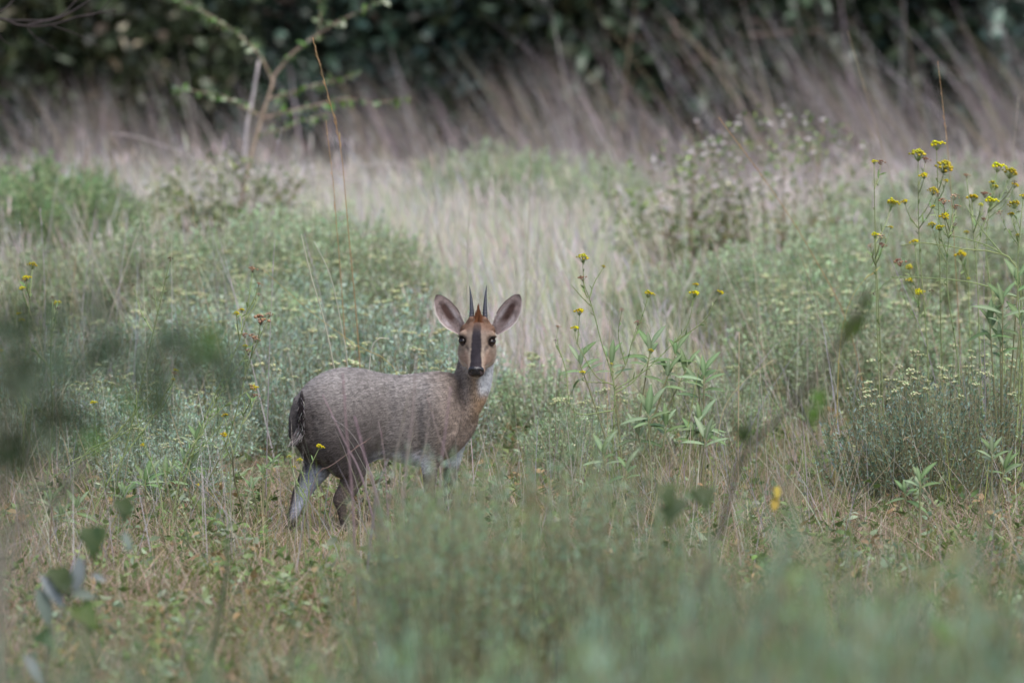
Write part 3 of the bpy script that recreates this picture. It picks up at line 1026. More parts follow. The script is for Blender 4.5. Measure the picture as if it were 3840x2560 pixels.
    left = [
        (640, 20.1, [Q8(1485, 190, 'd', 14), Q8(1520, 270, 'd', 9), Q8(1518, 330, 'd', 8), Q8(1420, 425, 'y', 11), Q8(1390, 445, 'y', 11)], 'herb with a pale brown dried head on its tallest stem behind the rump'),
        (690, 20.3, [Q8(1580, 455, 'd', 13), Q8(1530, 495, 'd', 24), Q8(1440, 575, 'd', 13), Q8(1490, 580, 'd', 12), Q8(1442, 640, 'y', 11), Q8(1460, 675, 'd', 14)], 'herb crowned with a large clump of dried brown heads behind the rump of the antelope'),
        (870, 20.2, [Q8(1490, 880, 'y', 14), Q8(1500, 930, 'd', 12), Q8(1325, 1045, 'y', 12), Q8(1315, 1155, 'y', 12), Q8(1430, 825, 'b', 8)], 'short herb with yellow buttons close to the rump of the antelope'),
        (1080, 19.55, [(1125, 1735, 'y', 12), (1195, 1683, 'y', 14), (1100, 1760, 'y', 10), (1085, 1720, 'y', 9)], 'little herb with yellow buttons against the hind leg of the antelope'),
        (90, 21.0, [Q8(190, 170, 'y', 17), Q8(155, 240, 'y', 15), Q8(130, 295, 'y', 11), Q8(145, 245, 'b', 10)], 'yellow flowered herb in the far corner of the grey shrubs by the leafy sapling'),
        (150, 20.4, [Q8(110, 445, 'y', 9), Q8(130, 490, 'y', 12), Q8(10, 665, 'y', 10), Q8(335, 385, 'y', 12), Q8(340, 415, 'b', 9), Q8(310, 350, 'b', 8)], 'sparse yellow flowered herb among the grey shrubs by the leafy sapling'),
        (400, 20.6, [Q8(998, 125, 'b', 10), Q8(785, 275, 'b', 6), Q8(905, 290, 'b', 6)], 'thin dark stemmed herb ending in a black seed head'),
        (300, 19.8, [Q8(1028, 775, 'y', 9), Q8(1025, 800, 'd', 11), Q8(915, 800, 'b', 8), Q8(548, 970, 'y', 12)], 'green herb leaning far sideways with one tiny yellow tip, left of the antelope'),
        (620, 19.6, [Q8(800, 870, 'b', 5), Q8(1160, 1445, 'y', 7), Q8(840, 1210, 'y', 8)], 'low leafy herb with two tiny yellow buttons in the straw'),
    ]
    def E(cx, cy, y):
        return W(cx * 0.6378, 900 + cy * 0.6378, y)
    y1 = 19.7
    b = E(300, 1400, y1)
    b[2] = ground_z(b[0], b[1])
    herb('slanting_herb', b, [([b, E(480, 1280, y1), E(650, 1180, y1), E(800, 1090, y1), E(960, 980, y1), E(1020, 830, y1)], ('y', 0.007)),
                              ([E(650, 1180, y1), E(780, 1030, y1), E(900, 880, y1), E(935, 800, y1)], ('b', 0.006)),
                              ([E(420, 1300, y1), E(560, 1230, y1), E(720, 1120, y1)], None),
                              ([E(300, 1400, y1), E(420, 1330, y1), E(600, 1230, y1), E(720, 1180, y1)], None)],
         'thin green herb slanting low over the straw beside the grey shrubs', leaf_step=0.02, leaf_len=(0.012, 0.03), maxleaf=130)
    y1 = 19.5
    b = E(985, 1560, y1)
    b[2] = ground_z(b[0], b[1])
    herb('slanting_herb', b, [([b, E(1080, 1300, y1), E(1180, 1150, y1), E(1280, 930, y1), E(1400, 740, y1), E(1500, 600, y1)], ('d', 0.012)),
                              ([E(1090, 1290, y1), E(1200, 1200, y1), E(1310, 1070, y1)], None),
                              ([E(1230, 1060, y1), E(1340, 960, y1), E(1470, 880, y1)], ('d', 0.011)),
                              ([E(1030, 1420, y1), E(1010, 1350, y1), E(1025, 1270, y1)], None)],
         'leafy green herb slanting up towards the rump of the antelope', leaf_step=0.011, leaf_len=(0.022, 0.045), maxleaf=170)
    for ub, Y, hs, lab in left:
        auto_herb('yellow_flower_herb', ub, Y, hs, lab, 'yellow flowers left of the antelope', maxleaf=55)


make_herbs()


# ------------------------------------------------------------------ broad leaved sage plants
SAGE = [leaf_mesh('leaf', S(102, 124, 82), 0.125, 0.25, 0.35, 0.05, 7, S(134, 154, 112)),
        leaf_mesh('leaf', S(88, 114, 68), 0.13, 0.2, 0.5, 0.08, 7, S(122, 146, 98)),
        leaf_mesh('leaf', S(116, 136, 100), 0.12, 0.3, 0.25, 0.05, 7, S(150, 166, 132))]


def sage(u, v_top, Y, rosettes, label, group='broad leaved sage', lean=0.0, L=0.08):
    x = W(u, 1280, Y)[0]
    base = np.array([x, Y, float(ground_z(x, Y))])
    r = root('sage_plant', base, label, 'plant', group)
    top = W(u + lean, v_top, Y) - base
    for i, (du, dv, n, s) in enumerate(rosettes):
        e = W(u + lean + du, v_top + dv, Y + rng.uniform(-0.04, 0.04)) - base
        mb = MB()
        P = spline([[0, 0, -0.01], e * 0.5 + [0, 0, 0.02], e], 7)
        tube(mb, P, np.linspace(0.004, 0.002, 7), S(128, 128, 92), 5)
        obj('stem', mb.mesh('stem', True), M_STEM, r)
        for k in range(n):
            a = k * 2.4 + rng.uniform(-0.3, 0.3)
            t = 1 - 0.28 * k / n
            p = P[-1] * t + P[3] * (1 - t)
            el = rng.uniform(-0.1, 0.7) if k > 2 else 1.1
            d = (math.cos(a) * math.cos(el), math.sin(a) * math.cos(el) * 0.6, math.sin(el))
            obj('leaf', SAGE[rng.integers(0, 3)], M_LEAF, r, mtx=frame_mtx(p, d, (0, -0.55, 1), L * s * rng.uniform(0.7, 1.15)))


def make_sage():
    sage(2450, 1545, 20.2, [(-20, 0, 10, 1.1), (50, 40, 7, 0.9), (-60, 70, 6, 0.9)], 'sage plant with felted grey green leaves at the foot of the yellow flowered herb')
    sage(2625, 1580, 20.25, [(0, 0, 11, 1.05), (20, 60, 7, 1.0), (-30, 40, 5, 0.8)], 'sage plant with darker drooping leaves and one lime leaf beside the bare bent stem')
    sage(2640, 1395, 20.6, [(0, 0, 9, 1.1), (-20, 40, 5, 0.9)], 'taller sage plant with a single whorl of pointed leaves above the others')
    sage(2350, 1330, 20.8, [(-180, 20, 7, 1.0), (-60, 10, 6, 1.0), (90, -30, 8, 1.0), (190, -20, 8, 0.95), (160, 60, 6, 0.9), (230, 40, 6, 0.9)], 'wide sage plant with many whorls among the yellow flowered herb')
    sage(3760, 1130, 20.9, [(0, -10, 8, 1.25), (60, -90, 7, 1.1), (-50, 60, 7, 1.0), (70, 60, 6, 1.0), (-10, 130, 7, 0.9)], 'tall sage plant with long curved leaves below the tall yellow flowers')
    sage(545, 1800, 19.9, [(0, 0, 8, 0.95), (-80, 60, 6, 0.8)], 'little sage plant with pale leaves in the straw left of the hind legs')
    sage(620, 1760, 20.1, [(90, -10, 8, 0.9), (0, 30, 6, 0.9), (120, -120, 7, 0.7)], 'upright sage plant with fresh green leaves in the straw left of the hind legs')
    sage(985, 1770, 19.8, [(0, 0, 7, 0.55), (40, -40, 5, 0.5), (-40, 60, 5, 0.55)], 'sage plant with narrow leaves touching the trailing hind leg')
    sage(3450, 1800, 18.4, [(0, 0, 8, 0.8), (-60, 40, 6, 0.8)], 'bright green sage plant below the blue grey shrub')
    sage(3720, 1690, 19.6, [(0, 0, 7, 0.8), (50, 60, 6, 0.8)], 'light green sage plant on the straw below the tall yellow flowers')
    sage(230, 1880, 18.8, [(-40, 0, 7, 0.8), (60, 20, 6, 0.8), (0, 50, 6, 0.7)], 'low sage plant with yellowish leaves beside the notched dark leaves')
    sage(2320, 1690, 18.7, [(-60, 0, 6, 0.9), (30, 60, 6, 0.8)], 'sage plant with a few broad leaves between the grey shrubs and the yellow flowered herb')


make_sage()


# ------------------------------------------------------------------ single tall grass stalks
def stalk(pts, Y, label, head=0.0, r=0.0022, col=STRAW, group='tall grass stalks', spikelets=True, dY=0.0):
    base0 = W(pts[-1][0], pts[-1][1], Y)
    gz = float(ground_z(base0[0], Y))
    path = [W(u, v, Y) for u, v in pts]
    d = path[-1] - path[-2]
    if path[-1][2] > gz + 0.02:
        dz = path[-1][2] - gz
        sx = np.clip(d[0] / max(abs(d[2]), 0.05), -0.35, 0.35)
        path.append(np.array([path[-1][0] + sx * dz * 0.6, Y, gz]))
    else:
        path[-1][2] = gz
    path = np.array(path[::-1])
    base = path[0].copy()
    P = spline(path - base, 22)
    rt = root('grass_stalk', base, label, 'grass stalk', group)
    mb = MB()
    tube(mb, P, np.linspace(r, r * 0.4, len(P)), np.linspace(col * 0.8, col, len(P)), 5)
    obj('stem', mb.mesh('stem', True), M_GRASS, rt)
    if head > 0:
        hb = MB()
        seg = np.concatenate([[0], np.cumsum(np.linalg.norm(np.diff(P, axis=0), axis=1))])
        tot = seg[-1]
        n = int(head / 0.009)
        for i in range(n):
            s = tot - head * (1 - i / n)
            p = np.array([np.interp(s, seg, P[:, k]) for k in range(3)])
            j = min(np.searchsorted(seg, s), len(P) - 1)
            ax = P[j] - P[j - 1]
            ax /= np.linalg.norm(ax)
            L = (0.035 if spikelets else 0.016) * rng.uniform(0.6, 1.2) * (1.1 - 0.6 * i / n)
            dd = ax + rng.normal(0, 0.16, 3)
            tube(hb, [p, p + dd * L * 0.5, p + dd * L], [0.0007, 0.0017, 0.0004], jit(col * 1.05, 1)[0], 3)
        obj('seed_head', hb.mesh('seed_head'), M_GRASS, rt)
    return rt


def make_stalks():
    GOLD = S(196, 164, 124)
    stalk([(1172, 143), (1215, 300), (1262, 480), (1283, 600), (1305, 850), (1345, 1300)], 22.2, 'tall golden grass stalk with a long branching seed plume above the antelope\'s back', 0.42, 0.0026, GOLD, None)
    stalk([(1222, 450), (1250, 690), (1262, 850), (1275, 1000), (1300, 1380)], 22.0, 'golden grass stalk with a slender seed spike beside the long plume', 0.38, 0.0022, GOLD, None, False)
    stalk([(1762, 752), (1755, 900), (1752, 1100), (1748, 1500)], 22.6, 'pale grass stalk rising straight up beside the antelope\'s horns', 0.2, 0.0034, PALE, None, False)
    stalk([(3517, 230), (3540, 430), (3565, 700), (3600, 1300)], 22.5, 'thin grass stalk standing high above the yellow flowers', 0.3, 0.002, GOLD, None, False)
    stalk([(2695, 440), (2900, 720), (3050, 960), (3190, 1250)], 22.5, 'long grass stalk slanting across the leafy white flecked bush', 0.3, 0.0022, GOLD, None, False)
    stalk([(3180, 120), (3262, 400), (3335, 650), (3420, 1000)], 27, 'slanting grass stalk reaching up into the dark trees', 0.3, 0.003, STRAW, None, False)
    stalk([(1130, 880), (1165, 1030), (1215, 1200), (1255, 1390), (1285, 1550)], 21.2, 'stiff whitish grass stalk behind the rump of the antelope', 0.0, 0.0045, S(206, 204, 184), None)
    stalk([(1178, 905), (1240, 1040), (1285, 1250), (1305, 1390)], 21.4, 'second stiff whitish grass stalk behind the back of the antelope', 0.0, 0.004, S(200, 200, 182), None)
    stalk([(985, 1010), (1180, 1180), (1330, 1290), (1500, 1420)], 20.5, 'very thin yellow grass stalk slanting down to the antelope\'s back', 0.0, 0.0016, S(206, 190, 132), None)
    stalk([(1460, 1270), (1420, 1268), (1395, 1300), (1385, 1380), (1380, 1500)], 20.6, 'white bent grass leaf hooked over behind the antelope\'s back', 0.0, 0.0042, S(208, 204, 190), None)
    stalk([(2772, 1245), (2770, 1450), (2768, 1700)], 20.8, 'straight pale grass stalk standing alone right of the sage plants', 0.0, 0.0032, S(212, 196, 164), None)
    stalk([(2900, 1350), (2800, 1420), (2720, 1520), (2690, 1650), (2685, 1760)], 20.3, 'curved thin grass stalk bowing beside the straight pale one', 0.0, 0.002, S(212, 200, 160), None)
    stalk([(3290, 1010), (3230, 1060), (3180, 1150), (3150, 1300), (3140, 1500)], 21.0, 'arched yellow grass stalk bowing over the cream headed shrubs', 0.06, 0.002, S(210, 196, 130), None)
    stalk([(1610, 560), (1640, 800), (1660, 1050), (1670, 1300)], 26, 'thin pale grass stalk in the meadow behind the ears of the antelope', 0.2, 0.002, PALE, 'thin meadow stalks', False)
    spec = [([(425, 600), (470, 900), (512, 1280)], 25.5), ([(500, 650), (548, 880), (590, 1260)], 25), ([(1058, 480), (985, 750), (935, 1020)], 26), ([(715, 720), (745, 980), (755, 1250)], 24),
            ([(860, 530), (845, 800), (820, 1080)], 26), ([(150, 780), (165, 1000), (170, 1250)], 23.5), ([(275, 760), (350, 950), (400, 1200)], 24.5), ([(75, 830), (95, 1000), (110, 1250)], 23),
            ([(1140, 880), (1200, 1100), (1240, 1300)], 23.5), ([(1520, 620), (1640, 900), (1700, 1200)], 26), ([(1845, 640), (1870, 900), (1880, 1200)], 25.5), ([(1990, 525), (1985, 800), (1965, 1250)], 25),
            ([(2040, 590), (2020, 850), (2010, 1200)], 25.5), ([(1900, 720), (1925, 1000), (1940, 1300)], 24.5), ([(2060, 830), (1990, 990), (1920, 1150)], 24), ([(2280, 620), (2290, 900), (2310, 1250)], 26),
            ([(3060, 650), (3120, 900), (3160, 1200)], 26), ([(3820, 360), (3790, 700), (3770, 1100)], 26), ([(2480, 780), (2530, 1000), (2560, 1300)], 26), ([(3330, 950), (3420, 1150), (3500, 1400)], 21.6),
            ([(3000, 950), (3070, 1150), (3140, 1350)], 22.5), ([(2690, 960), (2700, 1150), (2705, 1400)], 23.5), ([(3690, 930), (3690, 1200), (3695, 1500)], 21.2), ([(1030, 900), (1015, 1200), (1005, 1500)], 20.8)]
    for p, y in spec:
        stalk(p, y, 'thin dry grass stalk standing clear of the meadow behind the antelope', 0.12, rng.uniform(0.0016, 0.0026), [PALE, STRAW, LAV][rng.integers(0, 3)], 'thin meadow stalks', False)
    # slender stems that cross the antelope's flank
    PK = S(176, 160, 158)
    spec = [([(1560, 1330), (1548, 1550), (1520, 1780)], 15.6, 0.0045), ([(1690, 1450), (1672, 1600), (1650, 1800)], 15.8, 0.004), ([(1285, 1400), (1300, 1620), (1320, 1850)], 16.4, 0.004),
            ([(1210, 1480), (1290, 1650), (1370, 1830)], 17.4, 0.0035), ([(1455, 1720), (1420, 1820), (1400, 1930)], 16.6, 0.004), ([(1610, 1560), (1590, 1690), (1560, 1800)], 16.8, 0.0035),
            ([(1330, 1560), (1370, 1720), (1420, 1900)], 16.2, 0.0045), ([(1530, 1480), (1500, 1640), (1470, 1800)], 16.0, 0.004), ([(1240, 1560), (1330, 1640), (1400, 1800)], 18.8, 0.002),
            ([(1390, 1640), (1250, 1740), (1180, 1800)], 18.8, 0.0018), ([(1600, 1480), (1640, 1620), (1690, 1760)], 17.0, 0.003), ([(1420, 1580), (1440, 1700), (1450, 1850)], 17.6, 0.0025)]
    for p, y, r in spec:
        stalk(p, y, 'pinkish dry grass stalk crossing in front of the antelope\'s body', 0.08, r, jit(PK, 1, 0.08)[0], 'stalks crossing the antelope', False)


make_stalks()


# ------------------------------------------------------------------ bushes and saplings in the middle distance
OVAL = [leaf_mesh('leaf', S(92, 110, 74), 0.3, 0.15, 0.2), leaf_mesh('leaf', S(96, 124, 62), 0.32, 0.2, 0.3), leaf_mesh('leaf', S(110, 126, 90), 0.28, 0.15, 0.15), leaf_mesh('leaf', S(128, 120, 74), 0.3, 0.2, 0.3)]
GLINT_BEAD = corymb_mesh('glint_bead', S(226, 226, 220), 5, 0.5, 0.5)  # white beads added to imitate bright glints on the leaves


def branch_obj(parent, base, path, r0, r1, col, name='branch', n=None, sides=6):
    P = spline(np.asarray(path) - base, n or 4 * len(path))
    mb = MB()
    tube(mb, P, np.linspace(r0, r1, len(P)), col, sides)
    obj(name, mb.mesh(name, True), M_BARK, parent)
    return P


def leaves_along(parent, P, step, L, meshes, mat, t0=0.15, out=0.8, cap=200, droop=0.0):
    seg = np.concatenate([[0], np.cumsum(np.linalg.norm(np.diff(P, axis=0), axis=1))])
    s = seg[-1] * t0
    k = 0
    while s < seg[-1] and k < cap:
        p = np.array([np.interp(s, seg, P[:, i]) for i in range(3)])
        j = min(max(np.searchsorted(seg, s), 1), len(P) - 1)
        ax = P[j] - P[j - 1]
        ax /= np.linalg.norm(ax) + 1e-9
        d = ax * 0.4 + rng.normal(0, out, 3) + [0, 0, -droop]
        obj('leaf', meshes[rng.integers(0, len(meshes))], mat, parent, mtx=frame_mtx(p, d, rng.normal(0, 1, 3) + [0, -0.5, 0.8], L * rng.uniform(0.6, 1.3)))
        s += step * rng.uniform(0.5, 1.5)
        k += 1


def bush_mass(parent, c, r, n, L):
    v = rng.normal(0, 1, (n, 3))
    v /= np.linalg.norm(v, axis=1, keepdims=True)
    P = np.asarray(c) + v * rng.uniform(0.3, 1.0, (n, 1)) ** 0.6 * np.asarray(r)
    k = patch(P[:, 0], P[:, 2], 9, 17) + patch(P[:, 0], P[:, 1], 11, 5) > 0.75
    P = P[k]
    P[:, 2] = np.maximum(P[:, 2], 0.03)
    n = len(P)
    mb = MB()
    LL = L * rng.uniform(0.6, 1.2, n)
    leaves_batch(mb, P, rng.normal(0, 1, (n, 3)), LL, LL * 0.55, pick([S(112, 134, 76), S(92, 116, 62), S(140, 156, 92), S(160, 166, 124)], [3, 2.5, 2, 0.6], n, 0.2))
    for i in range(40):
        e = P[rng.integers(0, n)]
        tube(mb, spline([np.array([e[0] * 0.35, e[1] * 0.35, 0.0]), e * [0.7, 0.7, 0.6], e], 5), np.linspace(0.003, 0.0012, 5), S(140, 124, 110), 3)
    o = obj('foliage', mb.mesh('foliage'), M_GLOSS, parent)
    o['kind'] = 'stuff'
    outer = P[np.argsort(-(P[:, 2] - 0.8 * P[:, 1] + rng.normal(0, 0.18, n)))[:90]]
    for p in outer[rng.choice(90, 34, replace=False)]:  # beads in place of glints on the outer leaves
        obj('glint_bead', GLINT_BEAD, M_FLOWER, parent, mtx=frame_mtx(p + np.array([0, -0.01, 0.012]), (0, 1, 0), (0, 0, 1), rng.uniform(0.007, 0.014)))


def make_bushes():
    bark = S(150, 132, 118)
    Y = 34.0
    c = 0.7015
    # sapling
    b = W(890, 960, Y)
    b[2] = ground_z(b[0], b[1])
    rt = root('sapling', b, 'spindly sapling with a forked trunk and feathery leaf sprays rising from the leafy bush', 'tree')
    X = lambda a, d, y=Y: W(a * c, d * c, y)
    P = branch_obj(rt, b, [b, X(1290, 1080), X(1330, 880), X(1390, 660), X(1450, 470), X(1462, 410)], 0.014, 0.009, bark, 'trunk')
    br = [([X(1455, 430), X(1390, 300), X(1290, 200), X(1150, 100), X(1000, 20), X(900, -20)], 0.007), ([X(1462, 410), X(1560, 290), X(1680, 200), X(1800, 120), X(1950, 50), X(2060, 0)], 0.009),
          ([X(1400, 620), X(1290, 570), X(1180, 510), X(1060, 490), X(920, 470)], 0.006), ([X(1405, 635), X(1560, 590), X(1700, 560), X(1850, 530), X(2000, 545), X(2200, 525)], 0.007),
          ([X(1440, 530), X(1600, 480), X(1750, 440), X(1920, 400)], 0.005), ([X(1700, 190), X(1712, 90), X(1705, 0), X(1712, -60)], 0.004), ([X(1380, 720), X(1520, 690), X(1640, 640), X(1780, 600)], 0.003)]
    for path, r in br:
        P = branch_obj(rt, b, path, r, 0.002, bark * rng.uniform(0.9, 1.15))
        leaves_along(rt, P, 0.013, 0.042, OVAL[:3], M_GLOSS, 0.08, 0.8, 80, 0.3)
    # broken pale stem
    s0 = W(910, 570, Y + 0.05)
    b2 = np.array([s0[0], Y + 0.1, float(ground_z(s0[0], Y + 0.1))])
    r2 = root('bare_snag', b2, 'broken bare whitish stem leaning on the spindly sapling', 'snag')
    branch_obj(r2, b2, [b2, X(1310, 780, Y + 0.1), X(1345, 560, Y + 0.1), X(1385, 320, Y + 0.1)], 0.014, 0.008, S(188, 178, 180), 'stem')
    # leafy bush
    bx = W(860, 960, Y - 0.2)
    bb = np.array([bx[0], Y - 0.2, float(ground_z(bx[0], Y - 0.2))])
    r3 = root('leafy_bush', bb, 'leafy bush speckled with white beads for leaf glints at the foot of the spindly sapling', 'bush')
    for i in range(26):
        a = rng.uniform(0, 6.28)
        rr = rng.uniform(0.15, 0.5)
        e = bb + np.array([math.cos(a) * rr, math.sin(a) * rr * 0.6, rng.uniform(0.12, 0.62)])
        b1 = bb + np.array([math.cos(a) * rr * 0.45, math.sin(a) * rr * 0.3, 0.0])
        P = branch_obj(r3, bb, [b1, (b1 + e) / 2 + [0, 0, 0.08], e], 0.006, 0.002, bark * 0.75, n=6, sides=5)
        P = P + rng.normal(0, 0.02, P.shape)
        leaves_along(r3, P, 0.03, 0.05, OVAL, M_GLOSS, 0.1, 1.0, 11)
        for k in range(1):
            p = P[-1 - 2 * k] + rng.normal(0, 0.01, 3)
            obj('glint_bead', GLINT_BEAD, M_FLOWER, r3, mtx=frame_mtx(p, (0, 1, 0), (0, 0, 1), rng.uniform(0.009, 0.016)))  # glint at the branch tip, made as a white bead
    bush_mass(r3, (0, 0, 0.36), (0.5, 0.35, 0.3), 1500, 0.04)
    for path in ([X(1130, 900), X(1000, 830), X(850, 770), X(700, 725), X(590, 715)], [X(1290, 1030), X(1400, 1080), X(1560, 1085), X(1750, 1040)],
                 [X(1540, 990), X(1640, 950), X(1800, 905), X(2000, 880), X(2150, 880)], [X(1450, 1030), X(1600, 1000), X(1750, 975), X(1950, 970), X(2280, 985)]):
        P = branch_obj(r3, bb, [bb + [0, 0, 0.25]] + path, 0.005, 0.003, S(176, 166, 164), n=16, sides=5)
    # white flecked bush on the right
    Yr = 32.5
    for (u, h, wdt, n, lab) in ((2560, 0.74, 0.42, 24, 'olive leafed bush flecked with white glint beads behind the slanting grass stalk'),
                                (2900, 0.92, 0.5, 26, 'thin leafed twiggy bush with white glint beads beneath the tall grass, beside the yellow flowers')):
        g = W(u, 1100, Yr)
        bb = np.array([g[0], Yr, float(ground_z(g[0], Yr))])
        r4 = root('twiggy_bush', bb, lab, 'bush')
        for i in range(n):
            a = rng.uniform(0, 6.28)
            rr = rng.uniform(0.1, wdt * 1.15)
            e = bb + np.array([math.cos(a) * rr, math.sin(a) * rr * 0.6, rng.uniform(0.15, h)])
            b1 = bb + np.array([math.cos(a) * rr * 0.6, math.sin(a) * rr * 0.4, 0.0])
            P = branch_obj(r4, bb, [b1, (b1 + e) / 2 + [0, 0, 0.08], e], 0.004, 0.0015, bark * 1.05, n=6, sides=5)
            leaves_along(r4, P, 0.035, 0.042, OVAL, M_GLOSS, 0.1, 1.0, 10)
            for k in range(1):
                p = P[-1 - k] + rng.normal(0, 0.01, 3)
                obj('glint_bead', GLINT_BEAD, M_FLOWER, r4, mtx=frame_mtx(p, (0, 1, 0), (0, 0, 1), rng.uniform(0.009, 0.017)))  # white bead standing in for a leaf glint
        bush_mass(r4, (0, 0, h * 0.55), (wdt * 1.2, wdt * 0.8, h * 0.5), 1200, 0.034)
        if u == 2900:
            branch_obj(r4, bb, [bb, W(2960, 1060, Yr - 0.1), W(3060, 970, Yr - 0.1), W(3160, 880, Yr - 0.1)], 0.012, 0.008, S(120, 98, 88))
    # bare branch reaching in at the top
    Yb = 25.5
    tx = W(-1100, 1280, Yb)[0]
    tb = np.array([tx, Yb + 0.4, float(ground_z(tx, Yb + 0.4))])
    rt = root('bare_tree', tb, 'dark leafless tree whose thin twigs reach in above the green mounds', 'tree')
    dk = S(62, 56, 56)
    branch_obj(rt, tb, [tb, tb + [0.05, 0, 1.0], tb + [0, 0.1, 2.2], tb + [-0.2, 0.1, 3.6]], 0.07, 0.03, dk, 'trunk')
    Z = lambda a, d, y=Yb: W(a * c, d * c, y)
    br = [([tb + [0.02, 0.05, 1.6], Z(-700, 60), Z(-200, 100), Z(0, 100), Z(120, 140), Z(270, 135), Z(410, 92), Z(620, 55)], 0.012, 0.003),
          ([Z(410, 92), Z(520, 70), Z(600, -10)], 0.004, 0.002), ([Z(150, 135), Z(330, 90), Z(480, 0), Z(540, -60)], 0.006, 0.003), ([Z(0, 105), Z(100, 110), Z(300, 95), Z(440, -30)], 0.004, 0.003),
          ([Z(270, 135), Z(400, 180), Z(530, 250)], 0.0025, 0.0012), ([Z(140, 140), Z(190, 200), Z(310, 270)], 0.0025, 0.001), ([Z(-100, 90), Z(20, 50), Z(90, -20)], 0.006, 0.003), ([Z(540, 70), Z(640, 80), Z(720, 70)], 0.002, 0.001),
          ([Z(-60, 100), Z(20, 220), Z(80, 245)], 0.003, 0.001)]
    for p, a, e in br:
        branch_obj(rt, tb, p, a, e, dk * rng.uniform(0.8, 1.2))


make_bushes()


# ------------------------------------------------------------------ foreground plants near the lens
def notched_leaf(name, col, wd=0.42):
    mb = MB()
    t = np.array([-0.06, 0.0, 0.12, 0.3, 0.5, 0.72, 1.0])
    wv = wd * np.array([0.55, 0.85, 1.0, 0.86, 0.62, 0.34, 0.01])
    V, T = [], []
    for i in range(7):
        z = -0.22 * t[i] ** 2
        V += [[-wv[i], t[i] + (0.02 * (-1) ** i), z + 0.16 * wv[i]], [0, max(t[i], 0.0), z], [wv[i], t[i] - (0.02 * (-1) ** i), z + 0.16 * wv[i]]]
    for i in range(6):
        a = 3 * i
        for j in (0, 1):
            T += [[a + j, a + j + 1, a + j + 4], [a + j, a + j + 4, a + j + 3]]
    mb.add(V, T, col)
    return mb.mesh(name, True)


BROAD = [notched_leaf('leaf', S(58, 76, 36)), notched_leaf('leaf', S(50, 68, 34), 0.46), notched_leaf('leaf', S(80, 106, 44), 0.38)]
SLIM = [leaf_mesh('leaf', S(52, 70, 46), 0.2, 0.15, 0.25), leaf_mesh('leaf', S(64, 80, 60), 0.17, 0.2, 0.3), leaf_mesh('leaf', S(96, 132, 62), 0.22, 0.15, 0.2)]
PALELEAF = [leaf_mesh('leaf', S(124, 132, 134), 0.18, 0.2, 0.3), leaf_mesh('leaf', S(104, 116, 106), 0.2, 0.2, 0.3)]


